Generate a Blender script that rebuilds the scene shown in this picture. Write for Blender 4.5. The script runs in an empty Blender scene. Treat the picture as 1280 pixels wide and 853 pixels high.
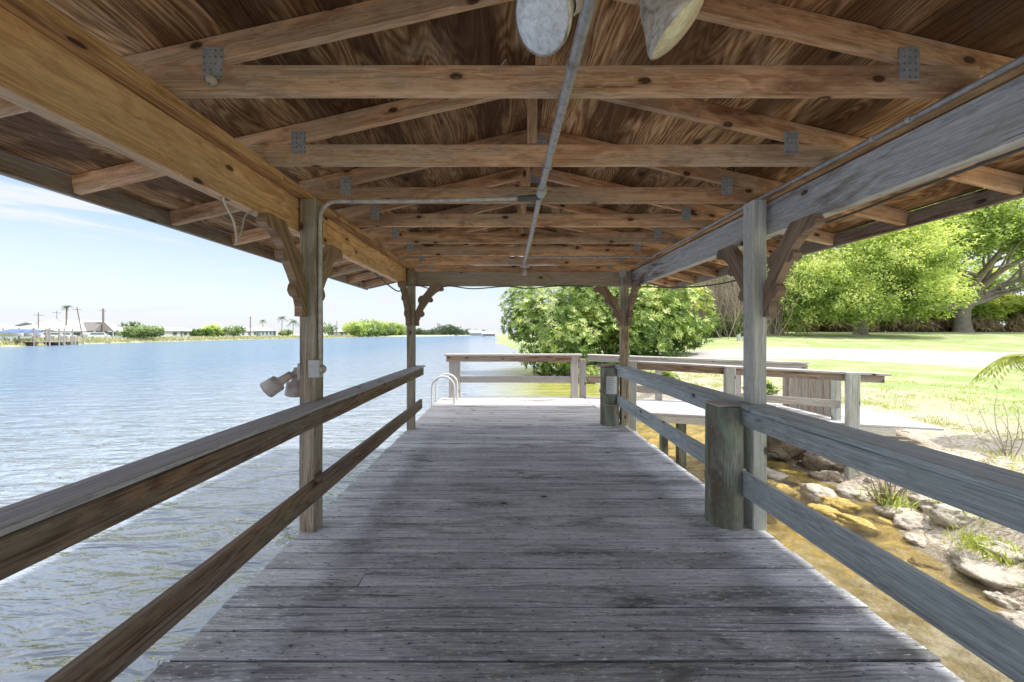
import bpy, math, random
from mathutils import Vector, Matrix, noise as mnoise
R = random.Random(7)
PI = math.pi
scene = bpy.context.scene
C = scene.collection

# ------------------------------------------------------------------ object helpers
def tag(o, label=None, cat=None, group=None, kind=None):
    if label: o['label'] = label
    if cat: o['category'] = cat
    if group: o['group'] = group
    if kind: o['kind'] = kind
    return o
def thing(name, label, cat, loc=(0, 0, 0), group=None):
    o = bpy.data.objects.new(name, None); C.objects.link(o)
    o.location = loc; o.empty_display_size = .2
    return tag(o, label, cat, group)
def copy_tree(o, parent=None):
    c = o.copy(); C.objects.link(c)
    if parent is not None:
        c.parent = parent
    for ch in list(o.children):
        copy_tree(ch, c)
    return c

class MB:
    """collects geometry; gc = grain coordinates (metres, along x), rnd = tone of the piece"""
    def __init__(self):
        self.v = []; self.f = []; self.gc = []; self.rn = []; self.mi = []; self.sm = []
    def add(self, vs, fs, gc=None, rn=None, mi=0, smooth=False):
        b = len(self.v); rn = R.random() if rn is None else rn
        self.v += [tuple(p) for p in vs]
        self.gc += [tuple(g) for g in (gc if gc is not None else vs)]
        self.rn += ([rn] * len(vs) if not isinstance(rn, (list, tuple)) else list(rn))
        for f in fs:
            self.f.append(tuple(b + i for i in f)); self.mi.append(mi); self.sm.append(smooth)
    def build(self, name, mats, parent=None, origin=None):
        me = bpy.data.meshes.new(name)
        o0 = Vector(origin) if origin is not None else Vector((0, 0, 0))
        if parent is not None and origin is None:
            o0 = Vector(parent.location); pp = parent.parent
            while pp: o0 += pp.location; pp = pp.parent
        me.from_pydata([(p[0]-o0.x, p[1]-o0.y, p[2]-o0.z) for p in self.v], [], self.f)
        a = me.attributes.new('gc', 'FLOAT_VECTOR', 'POINT')
        a.data.foreach_set('vector', [c for g in self.gc for c in g])
        a = me.attributes.new('rnd', 'FLOAT', 'POINT'); a.data.foreach_set('value', self.rn)
        if not isinstance(mats, (list, tuple)): mats = [mats]
        for m in mats: me.materials.append(m)
        me.polygons.foreach_set('material_index', self.mi)
        me.polygons.foreach_set('use_smooth', self.sm)
        me.update()
        o = bpy.data.objects.new(name, me); C.objects.link(o)
        if parent is not None: o.parent = parent
        else: o.location = o0
        return o

def board(mb, p0, p1, w, t, up=(0, 0, 1), ch=.004, seg=1, wob=0.0, rn=None, mi=0, cutw=0.0):
    """a sawn board from p0 to p1 (centre line); t measured along up, w across"""
    p0 = Vector(p0); p1 = Vector(p1); ax = (p1 - p0); L = ax.length; ax.normalize()
    up = Vector(up); side = ax.cross(up).normalized(); upn = side.cross(ax).normalized()
    hw, ht = w/2, t/2; c = min(ch, hw*.8, ht*.8)
    prof = [(-hw+c, -ht), (hw-c, -ht), (hw, -ht+c), (hw, ht-c), (hw-c, ht), (-hw+c, ht), (-hw, ht-c), (-hw, -ht+c)]
    off = Vector((R.uniform(0, 50), R.uniform(0, 50), R.uniform(0, 50)))
    vs, gc = [], []
    for i in range(seg+1):
        s = i/seg; P = p0.lerp(p1, s)
        for a, b in prof:
            aa, bb = a, b
            if wob:
                aa += wob*mnoise.noise(Vector((s*L*1.3+off.x, a*9, off.y)))
                bb += wob*.6*mnoise.noise(Vector((s*L*1.7+off.y, a*5, off.x+3)))
            e = 0
            if cutw and i in (0, seg): e = cutw*(mnoise.noise(Vector((a*12, off.z, i))))
            vs.append(P + side*aa + upn*bb + ax*e)
            gc.append((s*L+off.x, a+off.y, b+off.z))
    fs = []
    for i in range(seg):
        for k in range(8):
            k2 = (k+1) % 8
            fs.append((i*8+k, i*8+k2, (i+1)*8+k2, (i+1)*8+k))
    fs.append(tuple(range(7, -1, -1))); fs.append(tuple(seg*8+k for k in range(8)))
    mb.add(vs, fs, gc, rn, mi)

def box(mb, lo, hi, ch=.004, rn=None, mi=0):
    lo = Vector(lo); hi = Vector(hi); d = hi-lo; c = (lo+hi)/2
    k = max(range(3), key=lambda i: d[i])
    if k == 2: board(mb, (c.x, c.y, lo.z), (c.x, c.y, hi.z), d.x, d.y, (0, 1, 0), ch, rn=rn, mi=mi)
    elif k == 0: board(mb, (lo.x, c.y, c.z), (hi.x, c.y, c.z), d.y, d.z, (0, 0, 1), ch, rn=rn, mi=mi)
    else: board(mb, (c.x, lo.y, c.z), (c.x, hi.y, c.z), d.x, d.z, (0, 0, 1), ch, rn=rn, mi=mi)

def tube(mb, pts, rad, n=10, mi=0, smooth=True, rn=None, caps=True, rough=0.0):
    pts = [Vector(p) for p in pts]
    if not isinstance(rad, (list, tuple)): rad = [rad]*len(pts)
    vs, gc, fs = [], [], []; L = 0
    t = (pts[1]-pts[0]).normalized()
    nrm = t.cross(Vector((0, 0, 1)))
    if nrm.length < .1: nrm = t.cross(Vector((0, 1, 0)))
    nrm.normalize(); off = (R.uniform(0, 50), R.uniform(0, 50))
    for i, p in enumerate(pts):
        if i > 0: L += (p-pts[i-1]).length
        a = pts[min(i+1, len(pts)-1)] - pts[max(i-1, 0)]
        if a.length > 1e-9: t = a.normalized()
        nrm = (nrm - t*nrm.dot(t)).normalized(); bn = t.cross(nrm)
        for k in range(n):
            an = 2*PI*k/n; r = rad[i]
            if rough: r *= 1 + rough*mnoise.noise(Vector((math.cos(an)*1.5, math.sin(an)*1.5, L*2/max(rad[0], .01)*.1+off[0])))
            vs.append(p + (nrm*math.cos(an) + bn*math.sin(an))*r)
            gc.append((L+off[0], an*rad[0]+off[1], 0))
    m = len(pts)
    for i in range(m-1):
        for k in range(n):
            k2 = (k+1) % n; fs.append((i*n+k, i*n+k2, (i+1)*n+k2, (i+1)*n+k))
    mb.add(vs, fs, gc, rn, mi, smooth)
    if caps:
        b = [vs[k] for k in range(n)]; e = [vs[(m-1)*n+k] for k in range(n)]
        mb.add(b, [tuple(range(n-1, -1, -1))], None, rn, mi); mb.add(e, [tuple(range(n))], None, rn, mi)

def lathe(mb, prof, axis_p, axis_d, n=24, mi=0, smooth=True):
    """prof = [(along, radius)]"""
    d = Vector(axis_d).normalized(); p = Vector(axis_p)
    a = d.cross(Vector((0, 0, 1)))
    if a.length < .1: a = d.cross(Vector((0, 1, 0)))
    a.normalize(); b = d.cross(a)
    vs = []
    for s, r in prof:
        for k in range(n):
            an = 2*PI*k/n; vs.append(p + d*s + (a*math.cos(an)+b*math.sin(an))*max(r, 1e-4))
    fs = []
    for i in range(len(prof)-1):
        for k in range(n):
            k2 = (k+1) % n; fs.append((i*n+k, (i+1)*n+k, (i+1)*n+k2, i*n+k2))
    mb.add(vs, fs, None, None, mi, smooth)

def prism(mb, outline, thick, org, U, V, mi=0, rn=None):
    """extruded outline: points org+u*U+v*V, thickness centred along U x V; fan-safe via ngon"""
    U = Vector(U); V = Vector(V); N = U.cross(V).normalized(); org = Vector(org); n = len(outline)
    vs = [org+U*u+V*v+N*(thick/2) for u, v in outline] + [org+U*u+V*v-N*(thick/2) for u, v in outline]
    off = (R.uniform(0, 50), R.uniform(0, 50))
    d = Vector((.55, .83))
    gc = [(u*d.x+v*d.y+off[0], -u*d.y+v*d.x+off[1], 0) for u, v in outline]*2
    fs = [tuple(range(n)), tuple(range(2*n-1, n-1, -1))] + [(k, k+n, (k+1) % n+n, (k+1) % n) for k in range(n)]
    mb.add(vs, fs, gc, rn, mi)

# ------------------------------------------------------------------ material helpers
def newmat(name):
    m = bpy.data.materials.new(name); m.use_nodes = True
    nt = m.node_tree; nt.nodes.clear()
    return m, nt
class N:
    def __init__(self, nt): self.nt = nt
    def n(self, typ, **kw):
        nd = self.nt.nodes.new(typ)
        for k, v in kw.items():
            if k.startswith('i_'): nd.inputs[k[2:].replace('_', ' ')].default_value = v
            else: setattr(nd, k, v)
        return nd
    def l(self, a, b): self.nt.links.new(a, b)
    def vmap(self, src, scale, loc=(0, 0, 0)):
        m = self.n('ShaderNodeMapping'); m.inputs['Scale'].default_value = scale; m.inputs['Location'].default_value = loc
        self.l(src, m.inputs['Vector']); return m.outputs[0]
    def noise(self, src, scale=1, detail=3, rough=.5, dist=0):
        t = self.n('ShaderNodeTexNoise'); t.inputs['Scale'].default_value = scale; t.inputs['Detail'].default_value = detail
        t.inputs['Roughness'].default_value = rough; t.inputs['Distortion'].default_value = dist
        self.l(src, t.inputs['Vector']); return t.outputs['Fac']
    def ramp(self, src, stops, interp='LINEAR'):
        r = self.n('ShaderNodeValToRGB'); r.color_ramp.interpolation = interp; e = r.color_ramp.elements
        while len(e) < len(stops): e.new(.5)
        for k, (p, c) in enumerate(stops):
            e[k].position = p; e[k].color = (c, c, c, 1) if isinstance(c, (int, float)) else (c[0], c[1], c[2], 1)
        self.l(src, r.inputs[0]); return r.outputs[0]
    def math(self, op, a, b=None, clamp=False):
        m = self.n('ShaderNodeMath', operation=op); m.use_clamp = clamp
        for k, v in enumerate((a, b)):
            if v is None: continue
            if isinstance(v, (int, float)): m.inputs[k].default_value = v
            else: self.l(v, m.inputs[k])
        return m.outputs[0]
    def mix(self, fac, a, b, typ='MIX'):
        m = self.n('ShaderNodeMix', data_type='RGBA', blend_type=typ)
        for sock, v in ((m.inputs['Factor'], fac), (m.inputs['A'], a), (m.inputs['B'], b)):
            if isinstance(v, (int, float)): sock.default_value = v
            elif isinstance(v, tuple): sock.default_value = (v[0], v[1], v[2], 1)
            else: self.l(v, sock)
        return m.outputs['Result']
    def attr(self, name, out='Vector'):
        a = self.n('ShaderNodeAttribute', attribute_name=name); return a.outputs[out]
    def bump(self, h, strength=.3, dist=.01, normal=None):
        b = self.n('ShaderNodeBump'); b.inputs['Strength'].default_value = strength; b.inputs['Distance'].default_value = dist
        self.l(h, b.inputs['Height'])
        if normal is not None: self.l(normal, b.inputs['Normal'])
        return b.outputs[0]
    def principled(self, col, rough=.6, normal=None, spec=.3, metal=0):
        p = self.n('ShaderNodeBsdfPrincipled')
        for k, v in (('Base Color', col), ('Roughness', rough), ('Metallic', metal), ('Specular IOR Level', spec)):
            if isinstance(v, tuple): p.inputs[k].default_value = (v[0], v[1], v[2], 1)
            elif isinstance(v, (int, float)): p.inputs[k].default_value = v
            else: self.l(v, p.inputs[k])
        if normal is not None: self.l(normal, p.inputs['Normal'])
        return p.outputs[0]
    def out(self, sh):
        o = self.n('ShaderNodeOutputMaterial'); self.l(sh, o.inputs['Surface'])

def wood(name, light, dark, weather=None, wamt=.5, wscale=1.0, algae=None, aamt=0.0, knots=.8, kdark=(.05, .02, .01),
         grain=1.0, bump=.35, rough=.75, tone=.25, fine=70, wpatch=(.8, 5), stain=None, samt=0.0, boost=1.35, speck=.25):
    m, nt = newmat(name); g = N(nt)
    gc = g.attr('gc'); rn = g.attr('rnd', 'Fac')
    # knots: a 2-D cell pattern stretched along the board
    kv = g.n('ShaderNodeTexVoronoi', voronoi_dimensions='2D'); kv.inputs['Scale'].default_value = 1
    ks = g.n('ShaderNodeSeparateXYZ'); g.l(gc, ks.inputs[0])
    kc_ = g.n('ShaderNodeCombineXYZ'); g.l(g.math('MULTIPLY', ks.outputs[0], 5.0), kc_.inputs[0]); g.l(g.math('MULTIPLY', g.math('ADD', ks.outputs[1], ks.outputs[2]), 9.5), kc_.inputs[1])
    g.l(kc_.outputs[0], kv.inputs['Vector'])
    kd = kv.outputs['Distance']
    ring = g.ramp(kd, [(0.0, 1), (.55, 0)])
    # warp the across coordinate
    wn = g.noise(g.vmap(gc, (1.1, 7, 7)), 1, 2, .5)
    sep = g.n('ShaderNodeSeparateXYZ'); g.l(gc, sep.inputs[0])
    y2 = g.math('ADD', sep.outputs[1], g.math('MULTIPLY', wn, .075*grain))
    y3 = g.math('ADD', y2, g.math('MULTIPLY', ring, .02*knots))
    cb = g.n('ShaderNodeCombineXYZ'); g.l(sep.outputs[0], cb.inputs[0]); g.l(y3, cb.inputs[1]); g.l(sep.outputs[2], cb.inputs[2])
    fineN = g.noise(g.vmap(cb.outputs[0], (2.2, fine*2.2, fine*2.2)), 1, 5, .65)
    coarse = g.noise(g.vmap(cb.outputs[0], (1.0, fine*.45, fine*.3)), 1, 3, .5)
    light = tuple(min(.86, c*boost) for c in light); dark = tuple(c*boost*.85 for c in dark)
    if weather: weather = tuple(min(.86, c*boost) for c in weather)
    cn = g.noise(g.vmap(gc, (.5, 5.5, 3.5), (6, 3, 2)), 1, 2, .4)
    cath = g.math('SINE', g.math('ADD', g.math('ADD', g.math('MULTIPLY', cn, 75*grain), g.math('MULTIPLY', ring, 5*knots)), g.math('MULTIPLY', coarse, 5)))
    f = g.math('ADD', g.math('MULTIPLY', cath, .05), g.math('ADD', g.math('MULTIPLY', fineN, .52), g.math('MULTIPLY', coarse, .48)))
    col = g.mix(g.ramp(f, [(.40, 0), (.58, 1)]), dark, light)
    if weather:
        wm = g.noise(g.vmap(gc, (wpatch[0]*wscale, wpatch[1]*wscale, wpatch[1]*wscale)), 1, 4, .65)
        wm = g.math('ADD', wm, g.math('MULTIPLY', fineN, .35))
        lo = .95 - wamt*.65
        wf = g.ramp(wm, [(max(lo-.14, 0), 0), (lo+.1, 1)])
        wc = g.mix(g.ramp(fineN, [(.3, 0), (.65, 1)]), tuple(c*.45 for c in weather), weather)
        col = g.mix(wf, col, wc)
    if stain:
        sm = g.noise(g.vmap(gc, (1.0, 4.5, 4.5), (9, 4, 2)), 1, 4, .7, .6)
        col = g.mix(g.ramp(sm, [(.62-samt*.3, 0), (.74-samt*.2, .85)]), col, stain)
    if algae:
        am = g.noise(g.vmap(gc, (1.6, 6, 6), (3, 5, 1)), 1, 4, .6)
        col = g.mix(g.math('MULTIPLY', g.ramp(am, [(.45, 0), (.65, 1)]), aamt), col, algae)
    # per-board tone
    tn = g.math('ADD', g.math('MULTIPLY', rn, tone), 1-tone*.5)
    tc = g.n('ShaderNodeCombineXYZ')
    for k in range(3): g.l(tn, tc.inputs[k])
    col = g.mix(1.0, col, tc.outputs[0], 'MULTIPLY')
    if knots > 0:
        kw = g.n('ShaderNodeSeparateColor'); g.l(kv.outputs['Color'], kw.inputs[0])
        on = g.math('GREATER_THAN', kw.outputs[0], 1-.20*knots)
        kf = g.math('MULTIPLY', g.ramp(kd, [(.11, 1), (.17, 0)]), on)
        halo = g.math('MULTIPLY', g.math('MULTIPLY', g.ramp(kd, [(.15, 1), (.42, 0)]), on), .35)
        col = g.mix(halo, col, tuple(c*.6 for c in dark))
        col = g.mix(g.math('MULTIPLY', kf, .9), col, kdark)
    if speck:
        spk = g.noise(g.vmap(gc, (22, 90, 90), (1, 2, 3)), 1, 3, .7)
        col = g.mix(g.math('MULTIPLY', g.ramp(spk, [(.58, 0), (.70, 1)]), speck), col, tuple(min(.9, c*1.5+.1) for c in (weather or light)))
        col = g.mix(g.math('MULTIPLY', g.ramp(spk, [(.30, 1), (.40, 0)]), speck*1.4), col, tuple(c*.35 for c in dark))
    # long drying cracks
    cr = g.noise(g.vmap(cb.outputs[0], (.9, fine*.9, fine*.9), (7, 1, 4)), 1, 2, .4)
    ck = g.ramp(cr, [(.24, 1), (.29, 0)])
    col = g.mix(g.math('MULTIPLY', ck, .65), col, tuple(c*.2 for c in dark))
    h = g.math('SUBTRACT', f, g.math('MULTIPLY', ck, .8))
    g.out(g.principled(col, rough, g.bump(h, bump, .006), .25))
    return m

def plain(name, col, rough=.5, metal=0, dirt=None, damt=.5, scale=6, bump=.1, spec=.4):
    m, nt = newmat(name); g = N(nt)
    tc = g.n('ShaderNodeTexCoord').outputs['Object']
    n1 = g.noise(tc, scale, 5, .65)
    c = g.mix(g.ramp(n1, [(.3, 0), (.75, 1)]), tuple(x*.82 for x in col), col)
    if dirt:
        n2 = g.noise(tc, scale*2.3, 4, .7, .5)
        c = g.mix(g.math('MULTIPLY', g.ramp(n2, [(.42, 0), (.68, 1)]), damt), c, dirt)
    g.out(g.principled(c, rough, g.bump(n1, bump, .003 if bump < .85 else .03), spec, metal))
    return m

def leafmat(name, a, b, c, trans=.45, rough=.5):
    m, nt = newmat(name); g = N(nt)
    rn = g.attr('rnd', 'Fac')
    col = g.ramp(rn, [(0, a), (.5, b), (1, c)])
    p = g.principled(col, rough, None, .35)
    t = g.n('ShaderNodeBsdfTranslucent'); g.l(g.mix(1.0, col, (1.15, 1.1, .55), 'MULTIPLY'), t.inputs[0])
    mx = g.n('ShaderNodeMixShader'); mx.inputs[0].default_value = trans
    g.l(p, mx.inputs[1]); g.l(t.outputs[0], mx.inputs[2]); g.out(mx.outputs[0])
    return m

M = {}
M['truss'] = wood('truss_wood', (.64, .40, .23), (.42, .215, .105), weather=(.47, .36, .25), wamt=.35, knots=.8, tone=.35, stain=(.22, .10, .05), samt=.3)
M['beam_gold'] = wood('golden_beam_wood', (.64, .40, .21), (.46, .245, .11), weather=(.44, .31, .20), wamt=.3, knots=.8, tone=.1, grain=1.8)
M['beam_grey'] = wood('weathered_beam_wood', (.40, .30, .24), (.20, .13, .10), weather=(.46, .47, .47), wamt=.82, knots=.5, tone=.1, stain=(.13, .07, .045), samt=.35)
M['plate'] = wood('plate_wood', (.46, .28, .14), (.24, .125, .055), knots=.4, tone=.2)
M['fascia'] = wood('fascia_wood', (.26, .17, .11), (.09, .05, .03), weather=(.30, .27, .23), wamt=.45, knots=.3)
M['end_beam'] = wood('end_beam_wood', (.38, .26, .16), (.18, .10, .06), weather=(.36, .31, .24), wamt=.6, knots=.5)
M['post'] = wood('post_wood', (.42, .32, .22), (.15, .095, .06), boost=1.1, weather=(.40, .36, .29), wamt=.4, algae=(.24, .25, .14), aamt=.3, knots=.4, grain=1.5, tone=.15)
M['post_pale'] = wood('pale_post_wood', (.44, .39, .32), (.22, .18, .14), weather=(.50, .51, .48), wamt=.7, algae=(.30, .34, .24), aamt=.4, knots=.35, tone=.15)
M['rail_left'] = wood('brown_rail_wood', (.36, .22, .135), (.11, .055, .03), boost=.8, weather=(.33, .28, .24), wamt=.36, algae=(.16, .17, .08), aamt=.35, knots=.3, tone=.15, fine=55, grain=1.6)
M['rail_cap'] = wood('grey_cap_wood', boost=1.05, light=(.40, .38, .38), dark=(.17, .15, .15), weather=(.52, .52, .55), wamt=.7, knots=.25, tone=.15, bump=.6)
M['rail_right'] = wood('blue_grey_rail_wood', (.36, .37, .37), (.17, .17, .175), weather=(.42, .46, .48), wamt=.6, algae=(.28, .36, .33), aamt=.4, knots=.2, tone=.12, grain=2.6, bump=.6, fine=48)
M['rail_far'] = wood('far_rail_wood', boost=1.0, light=(.42, .28, .19), dark=(.18, .10, .065), weather=(.46, .40, .34), wamt=.35, knots=.3)
M['rail_far_pale'] = wood('bleached_wood', boost=1.0, light=(.58, .51, .44), dark=(.34, .28, .23), weather=(.60, .56, .52), wamt=.6, knots=.2)
M['deck'] = wood('deck_wood', (.315, .325, .345), (.135, .14, .15), weather=(.445, .46, .49), wamt=.55, algae=(.24, .25, .18), aamt=.25, knots=.07, tone=.30, stain=(.15, .15, .15), samt=.32, bump=.9, fine=60, rough=.85, boost=1.62, speck=.8)
M['deck_far'] = wood('pale_deck_wood', (.46, .44, .44), (.26, .24, .24), weather=(.58, .56, .56), wamt=.6, knots=.3, tone=.25, stain=(.2, .18, .17), samt=.25, bump=.6, rough=.85, boost=1.2, speck=.5)
M['pile'] = wood('piling_wood', (.27, .23, .17), (.12, .09, .065), weather=(.30, .36, .30), wamt=.55, algae=(.20, .27, .20), aamt=.6, knots=.15, tone=.1, stain=(.13, .085, .055), samt=.75, bump=.8, fine=45)
M['bracket'] = wood('bracket_wood', (.35, .25, .175), (.20, .135, .09), knots=.1, tone=.2, bump=.2, boost=.85)
M['bracket_gold'] = wood('bracket_gold_wood', (.46, .32, .20), (.28, .18, .11), knots=.2, tone=.2, bump=.2, boost=.8)

def plywood():
    m, nt = newmat('plywood_sheathing'); g = N(nt)
    gc = g.attr('gc'); rn = g.attr('rnd', 'Fac')
    sep = g.n('ShaderNodeSeparateXYZ'); g.l(gc, sep.inputs[0])
    w = g.noise(g.vmap(gc, (.9, 2.2, 1)), 1, 3, .55)
    yy = g.math('ADD', g.math('MULTIPLY', sep.outputs[1], 5), g.math('MULTIPLY', w, 8))
    band = g.math('SINE', g.math('MULTIPLY', yy, 4.2))
    fine = g.noise(g.vmap(gc, (5, 150, 1)), 1, 5, .75)
    mid = g.noise(g.vmap(gc, (1.2, 17, 1)), 1, 4, .6, .3)
    cn = g.noise(g.vmap(gc, (.5, 3.0, 1), (6, 3, 0)), 1, 2, .45)
    cath = g.math('SINE', g.math('ADD', g.math('MULTIPLY', cn, 260), g.math('MULTIPLY', mid, 9)))
    fine = g.noise(g.vmap(gc, (9, 210, 1)), 1, 5, .75)
    f = g.math('ADD', g.math('MULTIPLY', cath, .065), g.math('ADD', g.math('MULTIPLY', mid, .38), g.math('MULTIPLY', fine, .58)))
    col = g.ramp(f, [(.33, (.09, .042, .02)), (.44, (.29, .155, .07)), (.55, (.54, .34, .175)), (.68, (.80, .60, .37))])
    st = g.noise(g.vmap(gc, (.9, 2.6, 1), (4, 2, 0)), 1, 5, .6, .6)
    bl = g.noise(g.vmap(gc, (2.5, 4, 1), (8, 1, 0)), 1, 5, .7, .8)
    col = g.mix(g.ramp(bl, [(.52, 0), (.72, .45)]), col, (.60, .50, .38))
    col = g.mix(g.math('MULTIPLY', g.ramp(st, [(.44, 0), (.56, 1)]), .78), col, (.075, .032, .013))
    # rows of football patches / knots
    kv = g.n('ShaderNodeTexVoronoi'); kv.inputs['Scale'].default_value = 1
    g.l(g.vmap(gc, (3.3, 6.5, 1)), kv.inputs['Vector'])
    sc = g.n('ShaderNodeSeparateColor'); g.l(kv.outputs['Color'], sc.inputs[0])
    on = g.math('GREATER_THAN', sc.outputs[0], .72)
    kf = g.math('MULTIPLY', g.ramp(kv.outputs['Distance'], [(.12, 1), (.2, 0)]), on)
    col = g.mix(g.math('MULTIPLY', kf, .85), col, (.03, .014, .008))
    tn = g.math('ADD', g.math('MULTIPLY', rn, .75), .62)
    tc = g.n('ShaderNodeCombineXYZ')
    for k in range(3): g.l(tn, tc.inputs[k])
    col = g.mix(1.0, col, tc.outputs[0], 'MULTIPLY')
    g.out(g.principled(col, .7, g.bump(f, .25, .004), .2))
    return m
M['ply'] = plywood()

def nailplate():
    m, nt = newmat('galvanised_nail_plate'); g = N(nt)
    gc = g.attr('gc'); s = g.n('ShaderNodeSeparateXYZ'); g.l(gc, s.inputs[0])
    fx = g.math('SUBTRACT', g.math('FRACT', g.math('MULTIPLY', s.outputs[0], 42)), .5)
    fy = g.math('SUBTRACT', g.math('FRACT', g.math('MULTIPLY', s.outputs[1], 36)), .5)
    d = g.math('SQRT', g.math('ADD', g.math('MULTIPLY', fx, fx), g.math('MULTIPLY', fy, fy)))
    dots = g.ramp(d, [(.14, 1), (.24, 0)])
    n = g.noise(g.vmap(gc, (30, 30, 30)), 1, 3, .6)
    col = g.mix(g.ramp(n, [(.3, 0), (.7, 1)]), (.36, .39, .42), (.58, .62, .66))
    sel = g.math('GREATER_THAN', g.noise(g.vmap(gc, (40, 40, 40), (3, 3, 3)), 1, 1, .5), .42)
    col = g.mix(g.math('MULTIPLY', g.math('MULTIPLY', dots, .6), sel), col, (.05, .05, .055))
    g.out(g.principled(col, .5, None, .4, .35)); return m
M['nail'] = nailplate()
M['galv'] = plain('galvanised_conduit', (.50, .50, .50), .45, .3, (.20, .14, .10), .6, 14)
M['pvc'] = plain('grey_pvc', (.62, .61, .58), .55, 0, (.30, .25, .19), .7, 9)
M['box'] = plain('painted_box', (.55, .56, .54), .5, .1, (.35, .33, .28), .4, 20)
M['flood'] = plain('dusty_lampholder', (.60, .53, .50), .6, 0, (.34, .26, .22), .5, 18)
M['floodglass'] = plain('dusty_lens', (.84, .87, .90), .18, 0, (.30, .30, .30), .6, 26, .3, .6)
M['floodglass2'] = plain('yellowed_lens', (.88, .78, .54), .22, 0, (.40, .30, .16), .6, 26, .3, .6)
M['reflector'] = plain('tarnished_reflector', (.66, .60, .50), .4, .2, (.14, .12, .09), .8, 16)
M['cord'] = plain('white_cord', (.60, .54, .46), .7, 0, (.35, .28, .2), .5, 60)
M['cable'] = plain('dark_cable', (.10, .10, .09), .6, 0, (.2, .19, .16), .5, 30)
M['rope'] = plain('pale_rope', (.50, .45, .33), .85, 0, (.3, .26, .16), .5, 80)
M['white'] = plain('white_tube', (.80, .79, .77), .35, 0, (.5, .45, .38), .3, 12)
M['paper'] = plain('notice_paper', (.66, .69, .72), .5, 0, (.45, .47, .5), .3, 30)
M['ink'] = plain('ink', (.28, .30, .33), .6)
M['tubeglass'] = plain('fluorescent_tube', (.9, .9, .88), .3)
M['shingle'] = plain('roof_covering', (.20, .18, .16), .9, 0, (.1, .09, .08), .5, 5)
M['rock'] = plain('limestone', (.62, .56, .47), .9, 0, (.36, .30, .22), .6, 17, 1.0)
M['rock_amber'] = plain('algae_coated_rock', (.58, .44, .14), .8, 0, (.36, .23, .05), .7, 15, 1.0)
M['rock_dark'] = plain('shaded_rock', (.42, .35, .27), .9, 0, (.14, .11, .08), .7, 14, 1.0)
M['bark'] = plain('grey_bark', (.32, .275, .23), .9, 0, (.11, .09, .07), .6, 1.2, .9)
M['twig'] = plain('dry_twig', (.38, .31, .24), .9, 0, (.2, .16, .12), .5, 12)
M['wallw'] = plain('white_house_wall', (.52, .54, .55), .7)
M['wallb'] = plain('blue_house_wall', (.36, .44, .50), .7)
M['wallg'] = plain('gable_siding', (.24, .22, .21), .8)
M['roofw'] = plain('white_metal_roof', (.60, .60, .60), .45)
M['roofg'] = plain('grey_shingle_roof', (.55, .54, .52), .8)
M['winb'] = plain('window_glass', (.10, .13, .16), .2, 0, None, .5, 2, 0, .6)
M['blue'] = plain('blue_canvas', (.13, .20, .36), .6)
M['polew'] = plain('pole_wood', (.22, .18, .15), .8)
M['dockw'] = plain('far_dock_wood', (.33, .30, .27), .8)
M['concrete'] = plain('driveway_gravel', (.48, .46, .44), .9, 0, (.36, .33, .30), .5, 2.0, .5)
M['leaf_mango'] = leafmat('broad_leaf', (0.07, 0.14, 0.03), (0.34, 0.47, 0.12), (0.82, 0.85, 0.4), .35, .4)
M['leaf_oak'] = leafmat('oak_leaf', (0.13, 0.21, 0.06), (0.46, 0.58, 0.19), (0.82, 0.87, 0.48), .5)
M['leaf_lime'] = leafmat('lime_leaf', (0.2, 0.3, 0.08), (0.6, 0.71, 0.26), (0.9, 0.92, 0.54), .5)
M['leaf_dark'] = leafmat('dark_leaf', (0.04, 0.09, 0.025), (0.13, 0.22, 0.06), (0.28, 0.38, 0.12), .35)
M['leaf_far'] = leafmat('far_leaf', (0.12, 0.19, 0.08), (0.29, 0.39, 0.17), (0.5, 0.57, 0.3), .35)
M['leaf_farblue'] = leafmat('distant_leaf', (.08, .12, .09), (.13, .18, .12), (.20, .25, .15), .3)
M['leaf_brown'] = leafmat('dry_leaf', (0.22, 0.16, 0.1), (0.48, 0.37, 0.26), (0.72, 0.6, 0.46), .3)
M['leaf_phil'] = leafmat('philodendron_leaf', (0.16, 0.25, 0.04), (0.42, 0.52, 0.1), (0.72, 0.72, 0.24), .4)
M['leaf_palm'] = leafmat('palm_leaf', (0.1, 0.16, 0.03), (0.3, 0.38, 0.08), (0.6, 0.62, 0.2), .4)
M['leaf_reed'] = leafmat('reed_blade', (.24, .28, .15), (.42, .44, .26), (.60, .56, .40), .3)
M['leaf_grass'] = leafmat('grass_blade', (0.22, 0.3, 0.07), (0.44, 0.52, 0.14), (0.72, 0.7, 0.34), .4)
M['fence_brown'] = wood('brown_fence_wood', (.40, .33, .26), (.20, .15, .11), weather=(.44, .40, .34), wamt=.4, knots=.2, boost=1.0)
M['rim'] = wood('rim_wood', (.52, .47, .38), (.32, .26, .2), weather=(.60, .57, .50), wamt=.6, knots=.2)

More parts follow.
